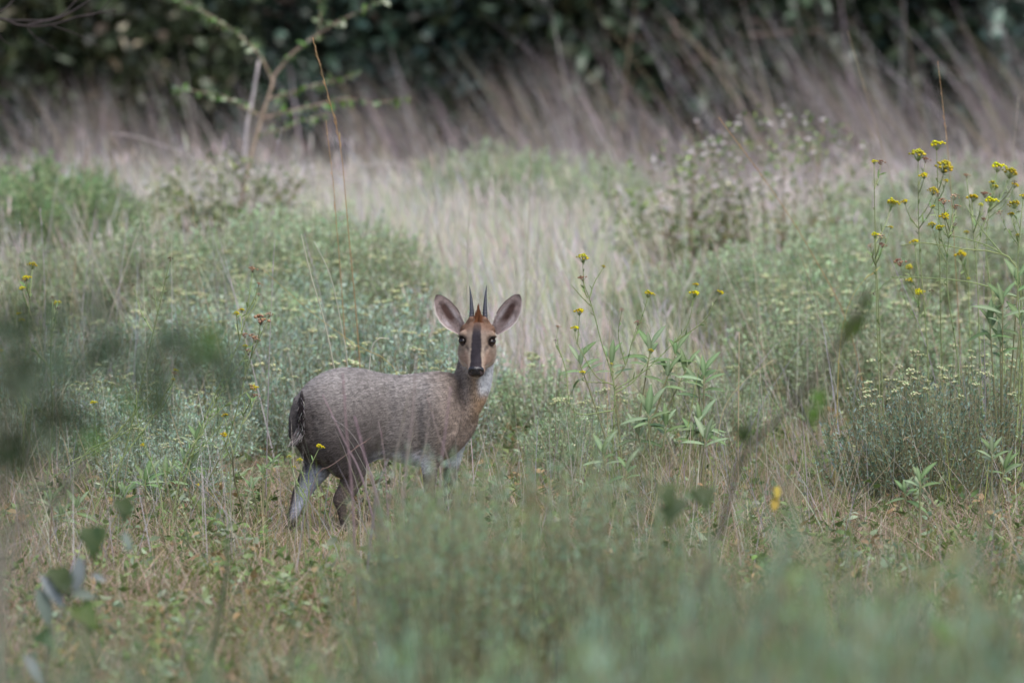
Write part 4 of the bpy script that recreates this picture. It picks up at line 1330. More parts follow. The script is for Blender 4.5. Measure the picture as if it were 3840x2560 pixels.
def make_foreground():
    dk = S(92, 88, 78)
    # leafy sapling, very close, left
    Y = 7.2
    b = W(-150, 2400, Y)
    b[2] = ground_z(b[0], b[1])
    rt = root('leafy_sapling', b, 'dark leafy sapling close to the viewer with one branch stretching sideways', 'sapling')
    paths = [[b, W(-60, 1900, Y), W(60, 1500, Y), W(130, 1240, Y), W(150, 1180, Y)],
             [W(-80, 2000, Y), W(120, 1700, Y), W(330, 1330, Y), W(560, 1000, Y)],
             [W(-20, 1750, Y), W(150, 1480, Y), W(260, 1400, Y), W(330, 1280, Y)],
             [W(330, 1330, Y), W(480, 1320, Y), W(650, 1325, Y), W(850, 1375, Y)],
             [W(-100, 2050, Y), W(60, 1950, Y), W(230, 1840, Y), W(420, 1720, Y)],
             [W(-40, 1800, Y), W(20, 1500, Y), W(30, 1300, Y)]]
    for i, p in enumerate(paths):
        branch_obj(rt, b, p, 0.007 if i == 0 else 0.003, 0.0015, dk, 'trunk' if i == 0 else 'branch')
    spots = [(60, 1330), (110, 1260), (160, 1250), (40, 1420), (120, 1400), (180, 1360), (70, 1480), (20, 1520), (140, 1500), (220, 1330), (330, 1290), (400, 1330), (500, 1300), (560, 1320), (700, 1320), (760, 1310), (840, 1370), (830, 1355),
             (410, 1500), (440, 1490), (30, 1600), (90, 1560), (200, 1440), (0, 1380), (10, 1260), (250, 1390), (60, 1640), (20, 1700), (120, 1620), (160, 1540), (-30, 1300), (60, 1200), (110, 1340), (190, 1280), (0, 1560), (50, 1540), (220, 1480), (110, 1700), (10, 1800), (160, 1420), (620, 1330), (460, 1310), (240, 1250), (300, 1340), (40, 1460), (100, 1440), (0, 1470), (140, 1320), (80, 1370)]
    spots += [(float(rng.uniform(-60, 300)), float(rng.uniform(1160, 1800))) for _ in range(22)] + [(float(rng.uniform(420, 860)), float(rng.normal(1345, 22))) for _ in range(16)]
    for u, v in spots:
        p = W(u, v, Y + rng.uniform(-0.15, 0.15)) - b
        bright = (u in (410, 440, 700, 760, 70))
        d = rng.normal(0, 1, 3) + [0.3, 0, -0.3]
        for _ in range(3):
            p2 = p + rng.normal(0, 0.022, 3)
            obj('leaf', SLIM[2 if bright else rng.integers(0, 2)], M_LEAF, rt, mtx=frame_mtx(p2, d + rng.normal(0, 0.5, 3), rng.normal(0, 1, 3) + [0, -1, 0.6], rng.uniform(0.025, 0.045)))
    # notched dark leaves lower left
    Y = 13.6
    b = W(150, 2700, Y)
    b[2] = ground_z(b[0], b[1])
    rt = root('dark_leaved_herb', b, 'herb with dark notched leaves and pale undersides near the viewer, below the leafy sapling', 'plant')
    P1 = branch_obj(rt, b, [b, W(180, 2420, Y), W(260, 2250, Y), W(320, 2120, Y), W(350, 2010, Y)], 0.005, 0.002, S(108, 100, 96), 'stem')
    branch_obj(rt, b, [W(260, 2250, Y), W(200, 2180, Y), W(150, 2150, Y)], 0.003, 0.002, S(108, 100, 96))
    for u, v, du, dv, L, k in ((350, 1980, 0, 110, 0.075, 0), (330, 1990, 50, 90, 0.06, 1), (215, 2130, 10, 80, 0.06, 0), (240, 2150, 10, 60, 0.055, 1), (300, 2270, 60, 80, 0.075, 2), (320, 2290, 20, 80, 0.06, 0), (470, 1890, -5, 60, 0.05, 1), (455, 1870, 15, 60, 0.05, 0),
                               (150, 2370, 40, 50, 0.05, 1)):
        p = W(u, v, Y) - b
        q = W(u + du, v + dv, Y - 0.03) - b
        obj('leaf', BROAD[k], M_LEAF, rt, mtx=frame_mtx(p, q - p, (0, -1, 0.2), L))
    for u, v, du, dv, L in ((150, 2150, 90, 110, 0.09), (140, 2200, 60, 150, 0.09), (300, 2080, -10, 130, 0.09), (260, 2220, 110, 10, 0.06), (90, 2450, 70, 100, 0.08), (460, 1990, 30, 60, 0.05), (340, 2150, 50, 20, 0.04)):
        p = W(u, v, Y) - b
        q = W(u + du, v + dv, Y - 0.02) - b
        obj('leaf', PALELEAF[rng.integers(0, 2)], M_LEAF, rt, mtx=frame_mtx(p, q - p, (0.3, -1, 0.4), L))
    # single dark stems
    def stem(name, pts, Y, r, col, label, cat, group=None):
        b = W(pts[-1][0], pts[-1][1], Y)
        g = float(ground_z(b[0], Y))
        path = [W(u, v, Y) for u, v in pts]
        base = np.array([path[-1][0], Y, g])
        if path[-1][2] > g + 0.02:
            path.append(base)
        else:
            path[-1][2] = g
        rt = root(name, base, label, cat, group)
        branch_obj(rt, base, path[::-1], r, r * 0.5, col, 'stem')
        return rt, base
    stem('weed_stem', [(848, 2030), (850, 2150), (825, 2300), (800, 2430), (760, 2560)], 13.6, 0.009, S(84, 92, 70), 'single dark green bent stem standing in the straw near the viewer', 'stem')
    stem('weed_stem', [(195, 1900), (188, 2050), (190, 2150)], 18.2, 0.004, S(104, 84, 66), 'short dark straight twig standing in the straw below the grey shrubs', 'stem')
    stem('weed_stem', [(870, 1690), (880, 1800), (910, 1920)], 19.4, 0.004, S(84, 82, 60), 'dark upright stem in the straw behind the trailing hind leg', 'stem')
    for p, y in (([(260, 1830), (120, 1960), (0, 2110)], 11.5), ([(180, 1780), (60, 1960), (-40, 2160)], 10.8), ([(110, 1990), (60, 2100), (20, 2210)], 12), ([(60, 1420), (20, 1800), (-30, 2300)], 8.6), ([(230, 1560), (110, 1900), (20, 2350)], 8.9), ([(150, 1640), (60, 1950), (-10, 2400)], 9.4), ([(330, 1700), (200, 1950), (90, 2380)], 9.6), ([(20, 1560), (0, 1900), (-20, 2350)], 9.1)):
        stem('weed_stem', p, y, 0.005, S(120, 116, 106), 'grey slanting stem beside the dark leafy sapling', 'stem', 'grey slanting stems')
    # bare bent stem on the right
    Y = 11.6
    rt, base = stem('dead_shoot', [(3270, 1050), (3210, 1180), (3120, 1330), (3010, 1470), (2890, 1600), (2790, 1700), (2740, 1850), (2700, 2000), (2640, 2180), (2600, 2350)], Y, 0.0075, S(80, 74, 67), 'bare brown bent stem sweeping up past the sage plants', 'stem')
    for u, v, du, dv, L, k in ((3210, 1180, 20, 90, 0.045, 0), (3190, 1210, -20, 80, 0.05, 2), (3060, 1470, 30, 60, 0.04, 2), (3050, 1530, 0, 80, 0.04, 2), (2790, 1600, 0, 80, 0.04, 1), (3240, 1120, 20, 60, 0.03, 0)):
        p = W(u, v, Y) - base
        q = W(u + du, v + dv, Y) - base
        obj('leaf', BROAD[k], M_LEAF, rt, mtx=frame_mtx(p, q - p, (0.2, -1, 0.3), L))
    # broad leaved weeds blurred in front
    def weed(u, Y, leaves, label, mesh, h0=0):
        b = W(u, 1280, Y)
        b[2] = ground_z(b[0], Y)
        rt = root('broadleaf_weed', b, label, 'plant', None)
        top = W(leaves[0][0], leaves[0][1], Y)
        P = branch_obj(rt, b, [b, (b + top) / 2 + [0.01, 0, 0], top], 0.004, 0.002, S(116, 124, 84), 'stem', 8)
        for (lu, lv, du, dv, L) in leaves:
            p = W(lu, lv, Y) - b
            q = W(lu + du, lv + dv, Y - 0.02) - b
            j = int(np.argmin(abs(P[:, 2] - p[2] + 0.02)))
            mb = MB()
            tube(mb, [P[j], p], [0.0015, 0.001], S(116, 124, 84), 4)
            obj('leaf_stalk', mb.mesh('leaf_stalk'), M_STEM, rt)
            obj('leaf', mesh[rng.integers(0, len(mesh))], M_LEAF, rt, mtx=frame_mtx(p, q - p, (0.2, -1, 0.5), L))
    weed(2560, 13.5, [(2490, 1820, 30, 80, 0.06), (2540, 1870, -30, 60, 0.06), (2640, 1830, 10, 70, 0.06), (2600, 1840, 50, 50, 0.05), (2500, 1900, 20, 50, 0.05)], 'dark green broadleaf weed in front of the bare bent stem', BROAD[:2])
    YL = [leaf_mesh('leaf', S(100, 94, 56), 0.26, 0.15, 0.2), leaf_mesh('leaf', S(94, 98, 56), 0.26, 0.15, 0.2)]
    weed(1960, 9.6, [(2000, 1850, 10, 70, 0.032), (1960, 1900, -10, 60, 0.03), (1990, 1830, 30, 30, 0.025), (1940, 2030, 0, 50, 0.025)], 'weed with yellowing leaves before the grey shrubs at the forelegs', YL)
    weed(2910, 15.2, [(2915, 1820, 0, 40, 0.035), (2910, 1860, -5, 40, 0.04)], 'weed with two bright yellow leaves in the straw by the bare bent stem', [leaf_mesh('leaf', S(170, 150, 44), 0.26, 0.15, 0.2)])
    weed(3560, 10.5, [(3600, 2050, -20, 60, 0.05), (3520, 2120, -40, 50, 0.05), (3620, 2060, 10, 40, 0.04), (3590, 2170, -10, 80, 0.05)], 'weed with ochre leaves rising from the near grey green bushes', YL)
    weed(3560, 9.6, [(3540, 2340, -5, 90, 0.05), (3550, 2360, 30, 60, 0.05), (3720, 2470, -40, 60, 0.06), (3700, 2440, 20, 80, 0.06)], 'weed with lime green leaves amid the near grey green bushes', [BROAD[2]])
    # little glossy creeping plant in the straw
    Y = 19.3
    b = W(740, 1280, Y)
    b[2] = ground_z(b[0], Y)
    rt = root('creeping_plant', b, 'small glossy dark leaved plant creeping over the straw', 'plant')
    for i in range(9):
        a = rng.uniform(0, 6.28)
        e = b + np.array([math.cos(a) * 0.09, math.sin(a) * 0.12, rng.uniform(0.03, 0.13)])
        P = branch_obj(rt, b, [b, (b + e) / 2 + [0, 0, 0.03], e], 0.002, 0.001, S(110, 110, 80), 'stem', 6, 4)
        leaves_along(rt, P, 0.014, 0.022, [OVAL[1]], M_GLOSS, 0.25, 1.0, 9)


make_foreground()


# ------------------------------------------------------------------ the antelope
def make_antelope():
    global rng
    keep, rng = rng, np.random.default_rng(5)
    Y0 = 20.0
    org = np.array([W(1450, 1280, Y0)[0], Y0, 0.0])
    org[2] = float(ground_z(org[0], Y0))
    rt = root('antelope', org, 'small grey brown antelope with straight horns looking round towards the viewer', 'antelope')

    def A(u, v, dy=0.0):
        return W(u, v, Y0 + dy) - org

    V, T = [], []
    cnt = [0]

    def add(v, t):
        V.append(np.asarray(v))
        T.append(np.asarray(t) + cnt[0])
        cnt[0] += len(v)

    def loft(C, Aa, Bb, sides=28, p=2.0):
        """closed loft: ring centres C, semi axis vectors Aa, Bb (n,3)"""
        n = len(C)
        ang = np.arange(sides) * 2 * math.pi / sides
        ca, sa = np.cos(ang), np.sin(ang)
        k = (np.abs(ca) ** p + np.abs(sa) ** p) ** (-1 / p)
        ca, sa = ca * k, sa * k
        R = C[:, None] + Aa[:, None] * ca[None, :, None] + Bb[:, None] * sa[None, :, None]
        v = np.concatenate([R.reshape(-1, 3), C[:1], C[-1:]])
        i = np.arange(n - 1)[:, None] * sides
        j = np.arange(sides)[None]
        q = np.stack([i + j, i + (j + 1) % sides, i + sides + (j + 1) % sides, i + sides + j], -1).reshape(-1, 4)
        t = [q[:, [0, 1, 2]], q[:, [0, 2, 3]]]
        jj = np.arange(sides)
        t.append(np.stack([np.full(sides, n * sides), (jj + 1) % sides, jj], 1))
        b = (n - 1) * sides
        t.append(np.stack([np.full(sides, n * sides + 1), b + jj, b + (jj + 1) % sides], 1))
        add(v, np.concatenate(t))

    def smooth_rows(rows, n):
        return spline(np.asarray(rows, float), n)

    # torso: u, top v, bottom v, depth offset, half depth
    tor = [(1088, 1560, 1640, -0.05, 0.020), (1102, 1512, 1655, -0.05, 0.046), (1140, 1452, 1702, -0.05, 0.074), (1200, 1404, 1738, -0.05, 0.094), (1280, 1379, 1752, -0.042, 0.100), (1360, 1383, 1746, -0.03, 0.102),
           (1430, 1399, 1718, -0.014, 0.084), (1500, 1406, 1732, -0.002, 0.093), (1580, 1398, 1748, 0.014, 0.097), (1650, 1392, 1732, 0.03, 0.086), (1710, 1405, 1700, 0.045, 0.076), (1755, 1440, 1655, 0.055, 0.058), (1790, 1490, 1590, 0.06, 0.032)]
    tr = smooth_rows(tor, 44)
    C = np.array([A(u, (a + b) / 2, d) for u, a, b, d, h in tr])
    hz = np.array([(b - a) / 2 / 1150 for u, a, b, d, h in tr])
    hy = tr[:, 4]
    up = np.tile([0, 0, 1.0], (len(tr), 1)) * hz[:, None]
    dep = np.tile([0.15, 1.0, 0], (len(tr), 1)) * hy[:, None]
    loft(C, dep, up, 36, 2.15)

    def limb(rows, n=26, flat=0.8, sides=18):
        """rows: u, v, dy, radius along x; limb grows downwards"""
        r = smooth_rows(rows, n)
        C = np.array([A(u, v, d) for u, v, d, _ in r])
        Tn = np.gradient(C, axis=0)
        Tn /= np.linalg.norm(Tn, axis=1, keepdims=True)
        ay = np.tile([0.0, 1.0, 0.0], (n, 1))
        ay -= Tn * (ay * Tn).sum(1, keepdims=True)
        ay /= np.linalg.norm(ay, axis=1, keepdims=True)
        ax = np.cross(ay, Tn)
        loft(C, ax * r[:, 3:4], ay * r[:, 3:4] * flat, sides)
        return C

    # haunches and shoulders
    limb([(1225, 1440, -0.08, 0.07), (1240, 1540, -0.100, 0.104), (1268, 1655, -0.102, 0.092), (1306, 1740, -0.094, 0.064), (1322, 1785, -0.085, 0.042), (1302, 1835, -0.082, 0.032), (1278, 1875, -0.08, 0.027), (1280, 1905, -0.08, 0.0165), (1290, 1955, -0.08, 0.0145), (1296, 1982, -0.08, 0.016)], 40, 0.62)
    limb([(1170, 1480, -0.01, 0.06), (1185, 1580, 0.005, 0.075), (1200, 1685, 0.005, 0.066), (1190, 1750, 0.0, 0.047), (1158, 1800, 0.0, 0.036), (1130, 1850, 0.0, 0.030), (1112, 1895, 0.0, 0.022), (1094, 1945, 0.0, 0.0175), (1082, 1978, 0.0, 0.0185)], 40, 0.62)
    limb([(1640, 1440, -0.03, 0.05), (1640, 1530, -0.045, 0.08), (1632, 1620, -0.045, 0.075), (1620, 1700, -0.04, 0.045), (1612, 1760, -0.035, 0.026), (1610, 1840, -0.035, 0.019), (1608, 1865, -0.035, 0.02), (1604, 1930, -0.035, 0.0135), (1606, 1975, -0.035, 0.0155)], 40, 0.6)
    limb([(1690, 1560, 0.1, 0.055), (1690, 1650, 0.1, 0.05), (1692, 1720, 0.1, 0.034), (1688, 1790, 0.1, 0.022), (1684, 1850, 0.1, 0.019), (1686, 1920, 0.1, 0.0135), (1692, 1968, 0.1, 0.0155)], 34, 0.6)
    # neck
    nk = [(1668, 1590, 0.045, 0.080, 0.07), (1705, 1540, 0.05, 0.084, 0.068), (1748, 1480, 0.052, 0.072, 0.062), (1772, 1420, 0.05, 0.064, 0.056), (1784, 1360, 0.045, 0.058, 0.052), (1792, 1300, 0.04, 0.052, 0.05), (1794, 1255, 0.035, 0.045, 0.045)]
    r = smooth_rows(nk, 26)
    C = np.array([A(a, b, d) for a, b, d, _, _ in r])
    loft(C, np.tile([1.0, 0, 0], (26, 1)) * r[:, 3:4], np.tile([0, 1.0, 0.25], (26, 1)) * r[:, 4:5], 26)
    # head
    h0, h1 = A(1793, 1222, 0.03), A(1785, 1392, -0.105)
    ax = h1 - h0
    HL = np.linalg.norm(ax)
    ax /= HL
    nx = np.array([1.0, 0, 0]) - ax * ax[0]
    nx /= np.linalg.norm(nx)
    nn = np.cross(nx, ax)
    if nn[2] < 0:
        nn = -nn
    # t, half width, upper height, lower height
    hd = [(-0.10, 0.028, 0.024, 0.03), (0.0, 0.040, 0.040, 0.05), (0.12, 0.046, 0.047, 0.058), (0.26, 0.0535, 0.050, 0.062), (0.40, 0.0565, 0.049, 0.064), (0.52, 0.0505, 0.043, 0.062), (0.64, 0.0430, 0.036, 0.054), (0.76, 0.0350, 0.029, 0.044), (0.87, 0.0290, 0.024, 0.035), (0.95, 0.0255, 0.021, 0.028), (1.02, 0.0180, 0.014, 0.018)]
    r = smooth_rows(hd, 34)
    ang = np.arange(30) * 2 * math.pi / 30
    rings = []
    for t, wd, hu, hl in r:
        c = h0 + ax * t * HL
        ca, sa = np.cos(ang), np.sin(ang)
        narrow = np.where(sa > 0, 1 - 0.22 * np.clip(t, 0, 1) * sa ** 2, 1)
        rings.append(c + nx * (wd * ca * narrow)[:, None] + nn * np.where(sa > 0, hu * sa, hl * sa)[:, None])
    R = np.array(rings)
    n, sides = len(R), 30
    v = np.concatenate([R.reshape(-1, 3), R[0].mean(0)[None], R[-1].mean(0)[None]])
    i = np.arange(n - 1)[:, None] * sides
    j = np.arange(sides)[None]
    q = np.stack([i + j, i + (j + 1) % sides, i + sides + (j + 1) % sides, i + sides + j], -1).reshape(-1, 4)
    jj = np.arange(sides)
    b = (n - 1) * sides
    add(v, np.concatenate([q[:, [0, 1, 2]], q[:, [0, 2, 3]], np.stack([np.full(sides, n * sides), (jj + 1) % sides, jj], 1), np.stack([np.full(sides, n * sides + 1), b + jj, b + (jj + 1) % sides], 1)]))

    def Hp(t, x, h):
        return h0 + ax * t * HL + nx * x + nn * h

    def ball(c, r3, frame=None):
        iv, it = ico()
        # subdivide twice
        vv, tt = iv, it
        for _ in range(2):
            m = {}
            vl = list(vv)
            nt = []

            def mid(a, b):
                k = (min(a, b), max(a, b))
                if k not in m:
                    p = (vl[a] + vl[b]) / 2
                    vl.append(p / np.linalg.norm(p))
                    m[k] = len(vl) - 1
                return m[k]
            for a, b_, c_ in tt:
                x, y, z = mid(a, b_), mid(b_, c_), mid(c_, a)
                nt += [[a, x, z], [b_, y, x], [c_, z, y], [x, y, z]]
            vv, tt = np.array(vl), np.array(nt)
        fr = np.eye(3) if frame is None else frame
        return c + (vv * r3) @ fr, tt

    F = np.stack([nx, ax, nn])
    for s in (-1, 1):
        add(*ball(Hp(0.335, s * 0.044, 0.026), np.array([0.0155, 0.016, 0.015]), F))     # brow
        add(*ball(Hp(0.62, s * 0.026, -0.014), np.array([0.020, 0.040, 0.028]), F))     # cheek
        add(*ball(Hp(0.46, s * 0.036, -0.028), np.array([0.026, 0.052, 0.038]), F))     # jaw
        add(*ball(Hp(0.13, s * 0.042, 0.004), np.array([0.013, 0.020, 0.018]), F))      # ear root
        add(*ball(Hp(0.06, s * 0.022, 0.038), np.array([0.010, 0.012, 0.010]), F))      # horn base
        add(*ball(Hp(0.93, s * 0.014, -0.008), np.array([0.015, 0.026, 0.020]), F))     # lip
    add(*ball(Hp(0.88, 0, -0.026), np.array([0.017, 0.034, 0.014]), F))                 # chin

    me = bpy.data.meshes.new('raw')
    vv = np.concatenate(V)
    tt = np.concatenate(T)
    raw = np_mesh('raw', vv, tt, np.zeros((len(vv), 3)))
    ro = bpy.data.objects.new('raw', raw)
    COL.objects.link(ro)
    rm = ro.modifiers.new('r', 'REMESH')
    rm.mode = 'VOXEL'
    rm.voxel_size = 0.0045
    sm = ro.modifiers.new('s', 'SMOOTH')
    sm.factor = 0.5
    sm.iterations = 5
    dg = bpy.context.evaluated_depsgraph_get()
    body = bpy.data.meshes.new_from_object(ro.evaluated_get(dg))
    bpy.data.objects.remove(ro)
    body.name = 'body'
    body.materials.clear()
    nv = len(body.vertices)
    P = np.empty(nv * 3, np.float32)
    body.vertices.foreach_get('co', P)
    P = P.reshape(-1, 3).astype(float)
    # shape details: eye sockets, gland creases, spine muscle dips
    eyes = [Hp(0.45, s * 0.0465, 0.0225) for s in (-1, 1)]
    for s, e in zip((-1, 1), eyes):
        d = np.linalg.norm(P - e, axis=1)
        k = np.exp(-(d / 0.014) ** 2)
        P -= (nx * s * 0.45 + nn * 0.8)[None] * (k * 0.006)[:, None]
        lk_ = nx * s * 0.55 + nn * 0.55 + np.array([0, -0.75, 0.0])
        lk_ /= np.linalg.norm(lk_)
        dp = (P - e) @ lk_
        lat = np.sqrt(np.maximum(d * d - dp * dp, 0))
        kk = np.clip((0.0140 - lat) / 0.004, 0, 1) * (d < 0.03)
        P -= lk_[None] * (np.maximum(dp - 0.003, 0) * kk)[:, None]
        g = Hp(0.60, s * 0.030, 0.027)
        d = np.linalg.norm(P - g, axis=1)
        P -= nn[None] * (np.exp(-(d / 0.008) ** 2) * 0.004)[:, None]
    def crease(pts, depth, wid):
        Q = spline([A(u_, v_) for u_, v_ in pts], 24)
        dm = np.full(len(P), 9.0)
        for q_ in Q:
            dm = np.minimum(dm, np.hypot(P[:, 0] - q_[0], P[:, 2] - q_[2]))
        k_ = np.exp(-(dm / wid) ** 2) * (P[:, 1] < -0.03)
        P[:, 1] += k_ * depth
    crease([(1455, 1470), (1462, 1560), (1440, 1650), (1400, 1720)], 0.018, 0.024)      # flank before the haunch
    crease([(1555, 1480), (1565, 1580), (1570, 1680)], 0.013, 0.02)                     # behind the shoulder
    crease([(1700, 1440), (1712, 1520), (1700, 1600)], 0.011, 0.018)                     # neck into shoulder
    crease([(1330, 1420), (1370, 1480), (1385, 1560)], -0.009, 0.03)                     # front of the haunch
    crease([(1600, 1420), (1630, 1500), (1665, 1590)], -0.009, 0.024)                    # shoulder blade
    crease([(1180, 1560), (1190, 1650), (1240, 1740)], 0.008, 0.02)                      # back of the thigh
    body.vertices.foreach_set('co', P.astype(np.float32).ravel())
    body.update()
    Nn = np.empty(nv * 3, np.float32)
    body.vertices.foreach_get('normal', Nn)
    Nn = Nn.reshape(-1, 3).astype(float)

    def sstep(a, b, x):
        t = np.clip((x - a) / (b - a), 0, 1)
        return t * t * (3 - 2 * t)

    # reference values in local metres
    zu = lambda v: A(1450, v)[2]
    xu = lambda u: A(u, 1400)[0]

    def fur(Pp, Nv):
        """base colour, hair direction, hair length at points"""
        n = len(Pp)
        x, y, z = Pp.T
        q = Pp - h0
        t = (q @ ax) / HL
        hx = q @ nx
        hh = q @ nn
        rad = np.hypot(hx, hh + 0.01)
        head = sstep(-0.16, -0.04, t) * (1 - sstep(0.066, 0.085, rad)) * (1 - sstep(0.045, 0.075, y))
        head = np.where(t > 1.15, 0, head)
        # body colours, back lightened as if lit from above
        back = sstep(zu(1560), zu(1400), z)
        c = S(140, 128, 122)[None] * (1 - back[:, None]) + S(172, 160, 154)[None] * back[:, None]
        # rump and haunch darker, shading painted into the coat colour
        k = np.maximum(sstep(xu(1330), xu(1130), x) * sstep(zu(1390), zu(1560), z), sstep(xu(1450), xu(1330), x) * sstep(zu(1500), zu(1680), z)) * 0.85
        c = c * (1 - k[:, None]) + S(82, 72, 70) * k[:, None]
        # warm shoulder and neck
        k = sstep(xu(1560), xu(1740), x) * 0.75
        c = c * (1 - k[:, None]) + S(166, 142, 126) * k[:, None]
        # front of neck, orange
        k = sstep(xu(1740), xu(1800), x) * sstep(zu(1640), zu(1520), z)
        c = c * (1 - k[:, None]) + S(176, 144, 116) * k[:, None]
        # shadow at the neck root, painted into the coat
        k = np.exp(-((x - xu(1722)) / 0.016) ** 2 - ((z - zu(1455)) / 0.055) ** 2) * (y < 0.05) * 0.8
        c = c * (1 - k[:, None]) + S(74, 62, 56) * k[:, None]
        # belly pale
        k = sstep(zu(1670), zu(1720), z) * sstep(xu(1360), xu(1420), x) * (1 - sstep(xu(1590), xu(1650), x)) * sstep(0.25, -0.35, Nv[:, 2])
        c = c * (1 - k[:, None]) + S(206, 200, 206) * k[:, None]
        # legs
        k = sstep(zu(1740), zu(1800), z)
        c = c * (1 - k[:, None]) + S(100, 86, 80) * k[:, None]
        k = sstep(zu(1840), zu(1960), z)
        c = c * (1 - k[:, None]) + S(70, 60, 56) * k[:, None]
        # pale inner side of the trailing hind leg
        k = sstep(zu(1725), zu(1770), z) * sstep(xu(1240), xu(1215), x) * (1 - sstep(zu(1900), zu(1960), z)) * sstep(0.3, -0.3, Nv[:, 1]) * sstep(-0.75, 0.1, Nv[:, 0])
        c = c * (1 - k[:, None]) + S(206, 202, 216) * k[:, None]
        # white inside of the far foreleg
        k = sstep(zu(1640), zu(1665), z) * (1 - sstep(zu(1730), zu(1765), z)) * sstep(xu(1655), xu(1675), x) * sstep(0.03, 0.06, y)
        c = c * (1 - k[:, None]) + S(236, 234, 240) * k[:, None]
        # white throat
        k = sstep(zu(1500), zu(1450), z) * sstep(xu(1778), xu(1812), x) * (1 - sstep(zu(1370), zu(1340), z))
        k = np.maximum(k, sstep(-0.02, -0.04, hh) * sstep(0.35, 0.55, t) * (t < 1.1) * (rad < 0.075)) * (z > zu(1520))
        c = c * (1 - k[:, None]) + S(232, 226, 228) * k[:, None]
        # ---- face
        f = np.tile(S(164, 147, 134), (n, 1))
        k = sstep(0.45, 0.2, t)
        f = f * (1 - k[:, None]) + S(136, 108, 92) * k[:, None]
        k = sstep(0.5, 0.75, t) * sstep(0.026, 0.012, hh)
        f = f * (1 - k[:, None]) + S(182, 154, 138) * k[:, None]
        # pale flank of the blaze
        k = np.exp(-((np.abs(hx) - 0.019) / 0.006) ** 2) * sstep(0.5, 0.75, t) * (hh > 0) * 0.7
        f = f * (1 - k[:, None]) + S(206, 188, 170) * k[:, None]
        # pale brow ring
        for e in eyes:
            d = np.linalg.norm(Pp - e, axis=1)
            k = np.exp(-((d - 0.021) / 0.005) ** 2) * 0.55
            f = f * (1 - k[:, None]) + S(204, 176, 154) * k[:, None]
        # dark blaze
        wbl = np.interp(t, [-0.05, 0.12, 0.3, 0.6, 0.85, 1.0], [0.003, 0.008, 0.0135, 0.016, 0.0175, 0.021])
        k = sstep(wbl + 0.0035, wbl - 0.0035, np.abs(hx + 0.0015) + 0.0025 * (patch(Pp[:, 0], Pp[:, 2], 240, 31) - 0.5)) * (hh > 0) * sstep(0.03, 0.42, t) * 0.97
        f = f * (1 - k[:, None]) + S(56, 52, 60) * k[:, None]
        # gland crease and eye corner
        for s, e in zip((-1, 1), eyes):
            g = Hp(0.61, s * 0.031, 0.025)
            qq = Pp - g
            al = qq @ (ax * 0.85 - nx * s * 0.5)
            d2 = np.sum(qq * qq, 1) - al * al
            k = np.exp(-(al / 0.015) ** 2 - np.abs(d2) / 0.0055 ** 2) * (0.95 if s < 0 else 0.75)
            f = f * (1 - k[:, None]) + S(64, 54, 54) * k[:, None]
            d = np.linalg.norm(Pp - (e - nx * s * 0.006), axis=1)
            k = np.exp(-(d / 0.019) ** 4) * 0.85
            f = f * (1 - k[:, None]) + S(58, 48, 46) * k[:, None]
        # chin and lip
        k = sstep(-0.004, -0.016, hh) * sstep(0.7, 0.85, t)
        f = f * (1 - k[:, None]) + S(226, 218, 216) * k[:, None]
        k = sstep(0.95, 1.0, t)
        f = f * (1 - k[:, None]) + S(90, 78, 78) * k[:, None]
        # lower cheek pale
        k = sstep(-0.012, -0.034, hh) * sstep(0.25, 0.5, t)
        f = f * (1 - k[:, None]) + S(222, 206, 198) * k[:, None]
        c = c * np.array([0.93, 1.0, 1.05])
        c = c * (1 - head[:, None]) + f * head[:, None]
        # hair flow
        D = np.tile([-1.0, 0.0, -0.35], (n, 1))
        k = sstep(xu(1640), xu(1740), x)[:, None]
        D = D * (1 - k) + np.array([-0.25, 0, -1.0]) * k
        k = sstep(zu(1720), zu(1790), z)[:, None]
        D = D * (1 - k) + np.array([-0.1, 0, -1.0]) * k
        D = D * (1 - head[:, None]) + (-ax)[None] * head[:, None]
        D = D - Nv * (D * Nv).sum(1, keepdims=True)
        D /= np.linalg.norm(D, axis=1, keepdims=True) + 1e-9
        L = np.full(n, 0.0085)
        L = L * (1 - 0.45 * sstep(zu(1740), zu(1820), z))
        L = np.where((x > xu(1740)) & (z < zu(1420)), L * 1.1, L)
        L = L * (1 - head) + np.interp(t, [0, 0.3, 0.6, 1.0], [0.009, 0.006, 0.0045, 0.0025]) * head
        return c, D, L, head

    c, D, L, hd_ = fur(P, Nn)
    at = body.color_attributes.new('Col', 'FLOAT_COLOR', 'POINT')
    cc = np.clip(c * 0.8, 0, 1)
    at.data.foreach_set('color', np.concatenate([cc, np.ones((nv, 1))], 1).astype(np.float32).ravel())
    body.polygons.foreach_set('use_smooth', np.ones(len(body.polygons), bool))
    bo = obj('body', body, M_SKIN, rt)

    # coat: short hairs lying along the hide
    body.calc_loop_triangles()
    nt = len(body.loop_triangles)
    tri = np.empty(nt * 3, np.int32)
    body.loop_triangles.foreach_get('vertices', tri)
    tri = tri.reshape(-1, 3)
    p0, p1, p2 = P[tri[:, 0]], P[tri[:, 1]], P[tri[:, 2]]
    area = np.linalg.norm(np.cross(p1 - p0, p2 - p0), axis=1) / 2
    hm = hd_[tri].mean(1)
    wgt = area * (1 + 3.2 * hm)
    NH = 420000
    k = rng.choice(nt, NH, p=wgt / wgt.sum())
    a, b = rng.uniform(size=(2, NH))
    fl = a + b > 1
    a[fl], b[fl] = 1 - a[fl], 1 - b[fl]
    Pp = p0[k] * (1 - a - b)[:, None] + p1[k] * a[:, None] + p2[k] * b[:, None]
    Nv = Nn[tri[k, 0]] * (1 - a - b)[:, None] + Nn[tri[k, 1]] * a[:, None] + Nn[tri[k, 2]] * b[:, None]
    Nv /= np.linalg.norm(Nv, axis=1, keepdims=True) + 1e-9
